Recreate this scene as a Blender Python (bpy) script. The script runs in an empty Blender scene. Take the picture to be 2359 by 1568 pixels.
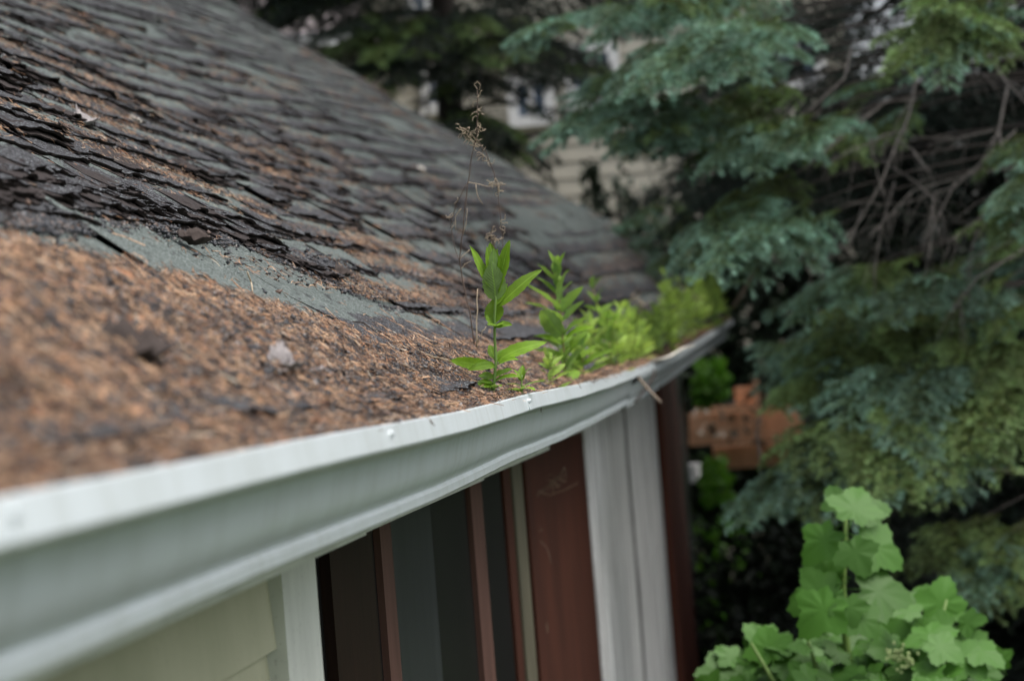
import bpy, math, random
import numpy as np
from mathutils import Vector, Matrix, Euler, noise as mnoise
R = math.radians
random.seed(7)
rng = np.random.default_rng(7)
sc = bpy.context.scene
col = sc.collection
GROUND = -2.6

# ------------------------------------------------------------------ camera
# the eave runs along +Y, the roof climbs towards -X, the camera is at the origin
FPX = 4975.0                                  # focal length for a 2358 px wide frame
def _unit(v): return v / np.linalg.norm(v)
cy_ = _unit(np.array([611.0, -21.0, -FPX]))   # world Y seen in the camera frame
cz_ = np.array([-0.08, 1.0, 0.0]); cz_ = _unit(cz_ - cz_.dot(cy_) * cy_)
cx_ = np.cross(cy_, cz_)
CAMROT = np.array([cx_, cy_, cz_])            # camera frame -> world
cam_data = bpy.data.cameras.new('camera')
cam = bpy.data.objects.new('camera', cam_data); col.objects.link(cam)
cam.matrix_world = Matrix([list(r) + [0.0] for r in CAMROT.tolist()] + [[0, 0, 0, 1]])
cam_data.sensor_width = 23.7
cam_data.lens = 50.0
cam_data.clip_start = 0.02
cam_data.clip_end = 400.0
cam_data.dof.use_dof = True
cam_data.dof.focus_distance = 3.12
cam_data.dof.aperture_fstop = 3.3
sc.camera = cam

# ------------------------------------------------------------------ light
SUN_EL, SUN_AZ = R(64), R(-8)                # direction towards the sun, azimuth from +X
w = bpy.data.worlds.new('World'); sc.world = w; w.use_nodes = True
nt = w.node_tree; nt.nodes.clear()
wo = nt.nodes.new('ShaderNodeOutputWorld'); bg = nt.nodes.new('ShaderNodeBackground')
sky = nt.nodes.new('ShaderNodeTexSky'); sky.sky_type = 'NISHITA'; sky.sun_disc = False
sky.sun_elevation = SUN_EL; sky.sun_rotation = R(90) - SUN_AZ
sky.air_density = 1.0; sky.dust_density = 6.0; sky.ozone_density = 1.0
hs = nt.nodes.new('ShaderNodeHueSaturation'); hs.inputs['Saturation'].default_value = 0.42
nt.links.new(sky.outputs[0], hs.inputs['Color']); nt.links.new(hs.outputs[0], bg.inputs[0])
nt.links.new(bg.outputs[0], wo.inputs[0]); bg.inputs[1].default_value = 0.145
sd = bpy.data.lights.new('sun', 'SUN'); sd.energy = 0.9; sd.angle = R(32); sd.color = (1.0, 0.97, 0.93)
sun = bpy.data.objects.new('sun', sd); col.objects.link(sun)
sdir = Vector((math.cos(SUN_EL) * math.cos(SUN_AZ), math.cos(SUN_EL) * math.sin(SUN_AZ), math.sin(SUN_EL)))
sun.rotation_euler = sdir.to_track_quat('Z', 'Y').to_euler()
sc.view_settings.view_transform = 'Standard'; sc.view_settings.look = 'None'
sc.view_settings.exposure = 0.78; sc.view_settings.gamma = 1.0
sc.view_settings.use_curve_mapping = False
sc.cycles.max_bounces = 6; sc.cycles.transparent_max_bounces = 6

# ------------------------------------------------------------------ helpers
def ray(px, py):
    d = np.array([px - 1179.0, 784.0 - py, -FPX])
    return CAMROT @ d
def at(px, py, Y):
    d = ray(px, py); return Vector((d * (Y / d[1])).tolist())
def onx(px, py, X):
    d = ray(px, py); return Vector((d * (X / d[0])).tolist())
def ip(x, xs, ys): return float(np.interp(x, xs, ys))
def sstep(a, b, x):
    t = min(1.0, max(0.0, (x - a) / (b - a))); return t * t * (3 - 2 * t)
def nz(x, y=0.0, z=0.0): return mnoise.noise(Vector((x, y, z)))

class MB:
    def __init__(s): s.v = []; s.f = []; s.uv = []; s.mi = []
    def add(s, vs, fs, m=0, uvs=None):
        n = len(s.v); s.v.extend([tuple(p) for p in vs])
        s.f.extend([tuple(i + n for i in f) for f in fs]); s.mi.extend([m] * len(fs))
        s.uv.extend(uvs if uvs else [(0, 0)] * len(vs)); return s
    def box(s, lo, hi, m=0):
        x0, y0, z0 = lo; x1, y1, z1 = hi
        return s.add([(x0,y0,z0),(x1,y0,z0),(x1,y1,z0),(x0,y1,z0),(x0,y0,z1),(x1,y0,z1),(x1,y1,z1),(x0,y1,z1)],
              [(0,3,2,1),(4,5,6,7),(0,1,5,4),(1,2,6,5),(2,3,7,6),(3,0,4,7)], m)
    def tube(s, pts, rads, n=6, m=0, cap=True):
        pts = [Vector(p) for p in pts]; vs = []; fs = []
        up = Vector((0.13, 0.21, 0.97)).normalized()
        for i, p in enumerate(pts):
            t = (pts[min(i + 1, len(pts) - 1)] - pts[max(i - 1, 0)])
            t = t.normalized() if t.length > 1e-9 else Vector((0, 0, 1))
            a = t.cross(up)
            if a.length < 1e-3: a = t.cross(Vector((1, 0, 0)))
            a.normalize(); b = t.cross(a)
            r = rads[i] if hasattr(rads, '__len__') else rads
            for k in range(n):
                q = 2 * math.pi * k / n
                vs.append(p + (a * math.cos(q) + b * math.sin(q)) * r)
        for i in range(len(pts) - 1):
            for k in range(n):
                k2 = (k + 1) % n
                fs.append((i*n+k, i*n+k2, (i+1)*n+k2, (i+1)*n+k))
        if cap:
            fs.append(tuple(range(n))[::-1]); L = (len(pts) - 1) * n
            fs.append(tuple(range(L, L + n)))
        return s.add(vs, fs, m)
    def mesh(s, name, mats, smooth=False):
        me = bpy.data.meshes.new(name); me.from_pydata(s.v, [], s.f)
        for m in (mats if isinstance(mats, (list, tuple)) else [mats]): me.materials.append(m)
        me.polygons.foreach_set('material_index', s.mi)
        uvl = me.uv_layers.new(name='UVMap')
        li = np.zeros(len(me.loops), dtype=np.int32); me.loops.foreach_get('vertex_index', li)
        uvl.data.foreach_set('uv', np.array(s.uv, dtype=np.float32)[li].ravel())
        if smooth: me.polygons.foreach_set('use_smooth', [True] * len(me.polygons))
        me.update(); return me
    def build(s, name, mats, parent=None, smooth=False, mw=None):
        return link(name, s.mesh(name, mats, smooth), parent, mw)
def link(name, me, parent=None, mw=None):
    o = bpy.data.objects.new(name, me); col.objects.link(o)
    if mw is not None: o.matrix_basis = mw
    if parent is not None: o.parent = parent
    return o
def tag(o, label=None, cat=None, group=None, kind=None):
    if label: o['label'] = label
    if cat: o['category'] = cat
    if group: o['group'] = group
    if kind: o['kind'] = kind
    return o
def empty(name, loc=(0, 0, 0)):
    o = bpy.data.objects.new(name, None); col.objects.link(o); o.location = loc
    o.empty_display_size = 0.05; return o
def fast_mesh(name, V, F, mats, smooth=False):
    """V (n,3) floats, F (m,3|4) ints"""
    me = bpy.data.meshes.new(name); k = F.shape[1]
    me.vertices.add(len(V)); me.vertices.foreach_set('co', V.astype(np.float32).ravel())
    me.loops.add(F.size); me.loops.foreach_set('vertex_index', F.astype(np.int32).ravel())
    me.polygons.add(len(F)); me.polygons.foreach_set('loop_start', np.arange(0, F.size, k, dtype=np.int32))
    me.polygons.foreach_set('loop_total', np.full(len(F), k, dtype=np.int32))
    for m in mats: me.materials.append(m)
    me.update(calc_edges=True)
    if smooth: me.polygons.foreach_set('use_smooth', np.ones(len(F), dtype=bool))
    return me

# ------------------------------------------------------------------ materials
class N:
    def __init__(s, name, rough=0.6, spec=0.5):
        s.m = bpy.data.materials.new(name); s.m.use_nodes = True; s.t = s.m.node_tree
        s.b = s.t.nodes['Principled BSDF']; s.b.inputs['Roughness'].default_value = rough
        s.b.inputs['Specular IOR Level'].default_value = spec
    def n(s, t, **k):
        x = s.t.nodes.new(t)
        for a, v in k.items(): setattr(x, a, v)
        return x
    def l(s, a, b): s.t.links.new(a, b)
    def coord(s, which='Object', scale=(1, 1, 1)):
        if which == 'Position': o = s.n('ShaderNodeNewGeometry').outputs['Position']
        else: o = s.n('ShaderNodeTexCoord').outputs[which]
        mp = s.n('ShaderNodeMapping'); mp.inputs['Scale'].default_value = scale
        s.l(o, mp.inputs[0]); return mp.outputs[0]
    def noise(s, vec, scale, detail=4, rough=0.6):
        x = s.n('ShaderNodeTexNoise'); x.inputs['Scale'].default_value = scale
        x.inputs['Detail'].default_value = detail; x.inputs['Roughness'].default_value = rough
        s.l(vec, x.inputs['Vector']); return x.outputs[0]
    def voro(s, vec, scale, out='Distance'):
        x = s.n('ShaderNodeTexVoronoi'); x.inputs['Scale'].default_value = scale
        s.l(vec, x.inputs['Vector']); return x.outputs[out]
    def ramp(s, fac, stops, interp='LINEAR'):
        r = s.n('ShaderNodeValToRGB'); r.color_ramp.interpolation = interp
        e = r.color_ramp.elements
        while len(e) < len(stops): e.new(0.5)
        for i, (p, c) in enumerate(stops):
            e[i].position = p; e[i].color = (c, c, c, 1) if not hasattr(c, '__len__') else (*c, 1)
        s.l(fac, r.inputs[0]); return r.outputs[0]
    def mix(s, fac, a, b, mode='MIX'):
        x = s.n('ShaderNodeMix'); x.data_type = 'RGBA'; x.blend_type = mode
        for sock, v in ((x.inputs[0], fac), (x.inputs[6], a), (x.inputs[7], b)):
            if hasattr(v, 'is_output'): s.l(v, sock)
            elif hasattr(v, '__len__'): sock.default_value = (*v, 1)
            else: sock.default_value = v
        return x.outputs[2]
    def math(s, op, a, b=0.0):
        x = s.n('ShaderNodeMath', operation=op)
        for sock, v in zip(x.inputs, (a, b)):
            if hasattr(v, 'is_output'): s.l(v, sock)
            else: sock.default_value = v
        return x.outputs[0]
    def color(s, c):
        if hasattr(c, 'is_output'): s.l(c, s.b.inputs['Base Color'])
        else: s.b.inputs['Base Color'].default_value = (*c, 1)
        return s
    def bump(s, h, strength=0.5, dist=0.002):
        x = s.n('ShaderNodeBump'); x.inputs['Strength'].default_value = strength
        x.inputs['Distance'].default_value = dist; s.l(h, x.inputs['Height'])
        s.l(x.outputs[0], s.b.inputs['Normal']); return s
    def island(s): return s.n('ShaderNodeNewGeometry').outputs['Random Per Island']
    def rand(s): return s.n('ShaderNodeObjectInfo').outputs['Random']
    def translucent(s, colr, amt):
        """leaf: mixes some translucency with the surface"""
        tr = s.n('ShaderNodeBsdfTranslucent')
        if hasattr(colr, 'is_output'): s.l(colr, tr.inputs[0])
        else: tr.inputs[0].default_value = (*colr, 1)
        mx = s.n('ShaderNodeMixShader'); mx.inputs[0].default_value = amt
        out = s.t.nodes['Material Output']
        s.l(s.b.outputs[0], mx.inputs[1]); s.l(tr.outputs[0], mx.inputs[2]); s.l(mx.outputs[0], out.inputs[0])
        return s

def mat_shingle():
    m = N('asphalt_shingle', 0.85, 0.3)
    p = m.coord('Position')
    st = m.coord('Position', (3.0, 1.0, 3.0))
    vc = m.n('ShaderNodeSeparateColor'); m.l(m.voro(p, 520, 'Color'), vc.inputs[0])
    gran = m.math('ADD', m.math('MULTIPLY', m.noise(p, 300, 2, 0.7), 0.55), m.math('MULTIPLY', vc.outputs[0], 0.45))
    gcol = m.ramp(gran, [(0.25, (0.020, 0.028, 0.027)), (0.5, (0.072, 0.090, 0.085)), (0.72, (0.22, 0.25, 0.235))])
    worn = m.ramp(gran, [(0.30, (0.006, 0.0055, 0.0065)), (0.52, (0.020, 0.018, 0.021)), (0.66, (0.070, 0.070, 0.078)), (0.75, (0.26, 0.29, 0.30))])
    uv = m.n('ShaderNodeSeparateXYZ'); m.l(m.coord('UV'), uv.inputs[0])
    big = m.noise(st, 7, 5, 0.65)
    # worn towards the exposed lower edge of each tab, in ragged patches
    k = m.math('ADD', m.math('MULTIPLY', uv.outputs[1], 0.55), m.math('MULTIPLY', big, 1.0))
    k = m.math('ADD', k, m.math('MULTIPLY', m.rand(), 0.10))
    mask = m.ramp(k, [(0.72, 0.0), (0.80, 1.0)])
    c = m.mix(mask, gcol, worn)
    blk = m.ramp(m.noise(p, 34, 4, 0.7), [(0.60, 0.0), (0.66, 1.0)])
    c = m.mix(m.math('MULTIPLY', blk, 0.85), c, (0.012, 0.011, 0.013))
    m.color(c); m.bump(m.math('ADD', gran, m.math('MULTIPLY', m.noise(p, 110, 4, 0.7), 1.2)), 0.9, 0.0022)
    return m.m
def mat_torn():
    m = N('torn_felt', 0.85, 0.3)
    p = m.coord('Position'); f = m.noise(p, 260, 4, 0.7)
    c = m.ramp(f, [(0.3, (0.008, 0.006, 0.006)), (0.6, (0.035, 0.026, 0.024)), (0.8, (0.09, 0.075, 0.07))])
    m.color(c); m.bump(f, 0.8, 0.003); return m.m
def mat_paint(name, c, rough=0.4, dirt=0.25, dcol=(0.10, 0.11, 0.08), streak=(1, 1, 1), spec=0.5, scale=6):
    m = N(name, rough, spec); p = m.coord('Position', streak)
    d = m.ramp(m.noise(p, scale, 6, 0.65), [(0.45, 0.0), (0.75, 1.0)])
    sp = m.ramp(m.noise(m.coord('Position'), 90, 3, 0.6), [(0.62, 0.0), (0.7, 1.0)])
    c2 = m.mix(m.math('MULTIPLY', d, dirt), c, dcol)
    c2 = m.mix(m.math('MULTIPLY', sp, dirt * 0.8), c2, dcol)
    run = m.ramp(m.noise(m.coord('Position', (2, 30, 1.2)), 1.6, 5, 0.7), [(0.50, 0.0), (0.72, 1.0)])
    c2 = m.mix(m.math('MULTIPLY', run, dirt * (1.5 if streak == (1, 1, 1) else .3)), c2, dcol)
    m.color(c2); m.bump(m.noise(m.coord('Position'), 40, 3), 0.08, 0.002); return m.m
def mat_wood(name, c1, c2, rough=0.7, scale=60, spec=0.4):
    m = N(name, rough, spec); p = m.coord('Position', (1, 1, 0.06))
    f = m.noise(p, scale, 6, 0.65)
    big = m.noise(m.coord('Position', (1, 1, 0.3)), 5, 3)
    c = m.mix(m.ramp(f, [(0.3, 0.0), (0.7, 1.0)]), c1, c2)
    c = m.mix(m.ramp(big, [(0.4, 0.0), (0.8, 0.55)]), c, tuple(x * 0.35 for x in c1))
    m.color(c); m.bump(f, 0.3, 0.002); return m.m
def mat_needle():
    m = N('dry_needles', 0.6, 0.35)
    c = m.ramp(m.island(), [(0.0, (0.03, 0.018, 0.014)), (0.18, (0.09, 0.05, 0.030)), (0.34, (0.27, 0.135, 0.068)),
        (0.56, (0.41, 0.24, 0.138)), (0.76, (0.53, 0.36, 0.23)), (0.90, (0.38, 0.145, 0.06)), (1.0, (0.50, 0.45, 0.36))])
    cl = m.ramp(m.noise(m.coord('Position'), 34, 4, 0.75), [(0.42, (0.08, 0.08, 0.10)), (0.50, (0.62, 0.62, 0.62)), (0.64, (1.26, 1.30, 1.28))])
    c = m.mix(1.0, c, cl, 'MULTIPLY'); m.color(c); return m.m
def mat_crumb():
    m = N('granule_crumbs', 0.5, 0.6)
    c = m.ramp(m.island(), [(0.0, (0.008, 0.009, 0.012)), (0.5, (0.022, 0.026, 0.034)), (0.72, (0.055, 0.05, 0.048)),
        (0.86, (0.10, 0.055, 0.035)), (1.0, (0.20, 0.20, 0.20))])
    m.color(c); return m.m
def mat_bed():
    m = N('litter_soil', 0.9, 0.2); p = m.coord('Position')
    f = m.noise(p, 160, 5, 0.7)
    c = m.ramp(f, [(0.3, (0.010, 0.008, 0.008)), (0.5, (0.06, 0.032, 0.02)), (0.7, (0.22, 0.11, 0.06))])
    m.color(c); m.bump(f, 1.0, 0.006); return m.m
def mat_leaf(name, top, under, trans=0.3, rough=0.45, vein=True, var=0.25):
    m = N(name, rough, 0.25)
    g = m.n('ShaderNodeNewGeometry')
    uv = m.n('ShaderNodeSeparateXYZ'); m.l(m.coord('UV'), uv.inputs[0])
    c = m.mix(g.outputs['Backfacing'], top, under)
    r = m.ramp(m.rand(), [(0.0, 1.0 - var), (1.0, 1.0 + var * 0.6)])
    c = m.mix(1.0, c, r, 'MULTIPLY')
    n = m.ramp(m.noise(m.coord('Object'), 60, 4), [(0.3, 0.78), (0.7, 1.08)])
    c = m.mix(1.0, c, n, 'MULTIPLY')
    if vein:
        v = m.math('ABSOLUTE', uv.outputs[1])
        vm = m.ramp(v, [(0.03, 1.0), (0.09, 0.0)])
        c = m.mix(m.math('MULTIPLY', vm, 0.4), c, tuple(min(1, x * 1.7 + 0.04) for x in top))
        wv = m.n('ShaderNodeTexWave'); wv.inputs['Scale'].default_value = 4.0; wv.inputs['Distortion'].default_value = 0.5
        cb = m.n('ShaderNodeCombineXYZ'); m.l(m.math('SUBTRACT', uv.outputs[0], m.math('MULTIPLY', v, 0.25)), cb.inputs[0])
        m.l(cb.outputs[0], wv.inputs[0]); m.bump(wv.outputs[1], 0.35, 0.0012)
    m.color(c); m.translucent(m.mix(1.0, c, (1.3, 1.35, 0.6), 'MULTIPLY'), trans); return m.m
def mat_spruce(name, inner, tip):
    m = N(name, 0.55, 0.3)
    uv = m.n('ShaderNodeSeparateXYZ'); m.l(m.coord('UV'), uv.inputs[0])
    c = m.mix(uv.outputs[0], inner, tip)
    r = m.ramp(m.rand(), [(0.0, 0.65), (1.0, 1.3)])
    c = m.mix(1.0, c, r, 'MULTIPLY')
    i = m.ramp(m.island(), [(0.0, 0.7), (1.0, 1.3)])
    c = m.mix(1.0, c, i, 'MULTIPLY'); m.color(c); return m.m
def mat_plain(name, c, rough=0.6, spec=0.4, var=0.3, scale=12, streak=(1, 1, 1)):
    m = N(name, rough, spec); f = m.noise(m.coord('Position', streak), scale, 5)
    k = m.ramp(f, [(0.25, 1 - var), (0.75, 1 + var)])
    m.color(m.mix(1.0, c, k, 'MULTIPLY')); return m.m
M = dict(
    shingle=mat_shingle(), torn=mat_torn(), needle=mat_needle(), crumb=mat_crumb(), bed=mat_bed(),
    gutter=mat_paint('gutter_paint', (0.55, 0.605, 0.630), 0.33, 0.16, (0.16, 0.17, 0.10), spec=0.5, scale=9),
    siding=mat_paint('siding_paint', (0.46, 0.455, 0.33), 0.6, 0.3, (0.20, 0.22, 0.12), (1, 1, 0.4)),
    trim=mat_paint('trim_paint', (0.66, 0.68, 0.64), 0.55, 0.3, (0.10, 0.11, 0.09), (1, 1, 0.3)),
    weathered=mat_paint('weathered_white', (0.86, 0.87, 0.86), 0.65, 0.85, (0.13, 0.13, 0.125), (1, 1, 0.12), scale=13),
    darkwood=mat_wood('dark_stained_wood', (0.014, 0.007, 0.005), (0.026, 0.012, 0.008), 0.6, 60, .15),
    black=mat_plain('black_frame', (0.006, 0.0055, 0.0055), 0.5, 0.25),
    greypanel=mat_plain('charcoal_panel', (0.026, 0.028, 0.031), 0.45, 0.3, 0.35, 24, (1, 1, 0.06)),
    pinkwood=mat_wood('faded_brown_strip', (0.09, 0.046, 0.036), (0.135, 0.072, 0.058), 0.7, 60, .2),
    redwood=mat_wood('red_brown_stain', (0.030, 0.010, 0.006), (0.085, 0.027, 0.015), 0.7, 45, .2),
    redwood_lit=mat_wood('lightened_red_stain', (0.14, 0.040, 0.022), (0.20, 0.062, 0.036), 0.6),  # red-brown stain lightened to make up for the shade at the corner
    olive=mat_wood('mossy_post', (0.07, 0.065, 0.04), (0.13, 0.12, 0.08), 0.75),
    roofdark=mat_plain('roof_felt', (0.03, 0.03, 0.032), 0.9),
    bark=mat_wood('spruce_bark', (0.018, 0.014, 0.012), (0.05, 0.04, 0.034), 0.9, 30),
    deadtwig=mat_plain('dead_twig', (0.11, 0.10, 0.09), 0.8, 0.3, 0.4, 25),
    straw=mat_plain('dry_straw', (0.42, 0.34, 0.24), 0.7, 0.3, 0.4, 60),
    darkstem=mat_plain('dry_dark_stem', (0.115, 0.082, 0.064), 0.7, 0.3, 0.5, 80),
    stem=mat_plain('green_stem', (0.16, 0.26, 0.06), 0.5, 0.4, 0.2),
    redstem=mat_plain('reddish_stem', (0.24, 0.20, 0.08), 0.5, 0.4, 0.3),
    weed=mat_leaf('weed_leaf', (0.195, 0.35, 0.026), (0.25, 0.39, 0.13), 0.34),
    weedback=mat_leaf('weed_leaf_far', (0.33, 0.49, 0.085), (0.38, 0.52, 0.18), 0.30),
    shrub=mat_leaf('lobed_leaf', (0.072, 0.190, 0.026), (0.11, 0.22, 0.05), 0.25, 0.5, False, 0.32),
    lime=mat_leaf('bright_leaf', (0.12, 0.32, 0.03), (0.17, 0.36, 0.06), 0.3, 0.5, False),
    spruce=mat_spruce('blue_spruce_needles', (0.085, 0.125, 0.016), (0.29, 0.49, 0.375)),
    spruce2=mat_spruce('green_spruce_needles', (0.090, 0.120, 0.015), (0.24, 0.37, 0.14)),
    sprucedark=mat_spruce('shaded_spruce_needles', (0.014, 0.024, 0.012), (0.026, 0.046, 0.034)),  # shade inside the trees put into the needle colour
    cedar=mat_wood('orange_cedar', (0.62, 0.29, 0.14), (0.85, 0.52, 0.34), 0.6, 30),
    beige=mat_plain('beige_siding', (0.50, 0.47, 0.39), 0.6, 0.3, 0.08),
    bwhite=mat_plain('white_trim_far', (0.80, 0.80, 0.79), 0.5, 0.4, 0.05),
    broof=mat_plain('brown_grey_roof', (0.26, 0.23, 0.23), 0.85, 0.3, 0.2, 30),
    glass=mat_plain('window_glass', (0.12, 0.16, 0.22), 0.08, 0.9, 0.2),
    lawn=mat_plain('lawn', (0.035, 0.060, 0.018), 0.9, 0.2, 0.35, 30),
    soil=mat_plain('shady_soil', (0.022, 0.018, 0.013), 0.95, 0.2, 0.4, 20),
    budgreen=mat_plain('flower_buds', (0.30, 0.38, 0.16), 0.7, 0.3, 0.3, 60),
    scrap=mat_plain('grey_scrap', (0.26, 0.24, 0.24), 0.8, 0.3, 0.4, 120),
    pale=mat_plain('pale_chip', (0.60, 0.57, 0.50), 0.7, 0.3, 0.2, 60),
    scrapdark=mat_plain('brown_scrap', (0.045, 0.034, 0.030), 0.85, 0.3, 0.4, 90),
    stick=mat_plain('weathered_stick', (0.24, 0.19, 0.145), 0.8, 0.3, 0.4, 90),
    slate=mat_plain('blue_grey_plastic', (0.09, 0.11, 0.15), 0.5, 0.4, 0.2),
)

# ------------------------------------------------------------------ shape of the sagging eave and roof
T = 0.70
def Llip(y): return ip(y, [0, 7, 8, 10, 12.1], [.38, .38, .354, .285, .225])
def Hlip(y): return ip(y, [0, 1.1, 1.7, 2.6, 3.4, 4.1, 4.8, 5.6, 7.1, 8, 10, 12.1],
                       [-.042, -.042, -.042, -.044, -.037, -.037, -.031, -.021, .0, .032, .120, .200])
def Le(y): return Llip(y) + 0.08
def humpf(dL, y): return ip(y, [5.5, 8, 10, 12], [0, .08, .10, .15]) * sstep(0.02, 0.55, dL)
def RH(dL, y):
    w = 0.012 * nz(y * 0.9, dL * 2.1, 3.0) + 0.006 * nz(y * 3.0, dL * 4.0, 9.0)
    return Hlip(y) + 0.024 + T * dL + humpf(dL, y) + w * sstep(0.0, 0.15, dL)
def RP(dL, y, h=0.0):
    """point on the roof: dL metres in from the eave (plan), y along it, h above along the normal"""
    return Vector((-(Le(y) + dL) + h * 0.573, y, RH(dL, y) + h * 0.819))
def frame(dL, y):
    e = 0.04
    ty = (RP(dL, y + e) - RP(dL, y - e)).normalized()
    tu = (RP(dL + e, y) - RP(dL - e, y)).normalized()
    n = tu.cross(ty)
    if n.z < 0: n = -n
    n.normalize(); tu = ty.cross(n); 
    if tu.z < 0: tu = -tu
    return ty, tu, n
Y0, Y1 = -0.6, 12.0
SMAX = 3.9                                     # plan depth of this roof slope

# ------------------------------------------------------------------ ground
g = MB()
g.add([(-150,-150,GROUND),(150,-150,GROUND),(150,150,GROUND),(-150,150,GROUND)], [(0,1,2,3)])
tag(g.build('ground', M['lawn']), kind='structure')
g = MB(); n = 28; vs = [(2.2, 9.5, GROUND + .004)]
for k in range(n):
    a = 2 * math.pi * k / n; r = 5.5 + 0.7 * nz(k * 0.8, 5)
    vs.append((2.2 + 0.85 * r * math.cos(a), 9.5 + r * math.sin(a), GROUND + .004))
g.add(vs, [(0, 1 + k, 1 + (k + 1) % n) for k in range(n)])
tag(g.build('planting_bed_soil', M['soil']), kind='structure')

# ------------------------------------------------------------------ the old house with the rotten roof
house = empty('old_house', (-2.5, 6, GROUND))
tag(house, 'old house with sagging moss-grey shingle roof, red-brown and white boards under the eave', 'house')
HL = Matrix.Translation((2.5, -6, -GROUND))
def hp(mb, name, mat, smooth=False, label=None, kind=None):
    o = mb.build(name, mat, house, smooth, HL)
    if label: o['label'] = label
    if kind: o['kind'] = kind
    return o
# decking under the shingles
g = MB(); ys = np.linspace(Y0, Y1, 64); ls = np.linspace(0.0, SMAX, 34); vs = []; fs = []
for j, y in enumerate(ys):
    for i, l in enumerate(ls): vs.append(RP(l, y, -0.004))
nl = len(ls)
for j in range(len(ys) - 1):
    for i in range(nl - 1): a = j*nl+i; fs.append((a, a+1, a+nl+1, a+nl))
b0 = len(vs)
for j, y in enumerate(ys):
    for i, l in enumerate(ls): vs.append(RP(l, y, -0.024))
for j in range(len(ys) - 1):
    for i in range(nl - 1): a = b0+j*nl+i; fs.append((a, a+nl, a+nl+1, a+1))
for j in range(len(ys) - 1):
    a = j*nl; fs.append((a, a+nl, b0+a+nl, b0+a)); a = j*nl+nl-1; fs.append((a, b0+a, b0+a+nl, a+nl))
for i in range(nl - 1):
    a = (len(ys)-1)*nl+i; fs.append((a, a+1, b0+a+1, b0+a)); fs.append((i, b0+i, b0+i+1, i+1))
g.add(vs, fs); hp(g, 'roof_deck', M['roofdark'])
# far side of the roof
g = MB(); vs = []; fs = []
for j, y in enumerate(ys):
    p = RP(SMAX, y); vs += [p, (p.x - SMAX - 0.2, y, p.z - T * SMAX - 0.2), (p.x, y, p.z - 0.05), (p.x - SMAX - 0.2, y, p.z - T * SMAX - 0.25)]
for j in range(len(ys) - 1):
    a = j*4; fs += [(a, a+1, a+5, a+4), (a+2, a+6, a+7, a+3), (a+1, a+3, a+7, a+5)]
g.add(vs, fs); hp(g, 'roof_back', M['roofdark'])
# rake board along the far gable
g = MB(); vs = []; fs = []
for i, l in enumerate(np.linspace(-0.02, SMAX, 16)):
    p = RP(max(l, 0), 12.0)
    vs += [(p.x, 12.01, p.z - .002), (p.x, 12.035, p.z - .002), (p.x, 12.035, p.z - 0.15), (p.x, 12.01, p.z - 0.15)]
for i in range(15):
    a = i*4
    for k in range(4): fs.append((a+k, a+(k+1)%4, a+4+(k+1)%4, a+4+k))
g.add(vs, fs); hp(g, 'rake_board', M['darkwood'])

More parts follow.
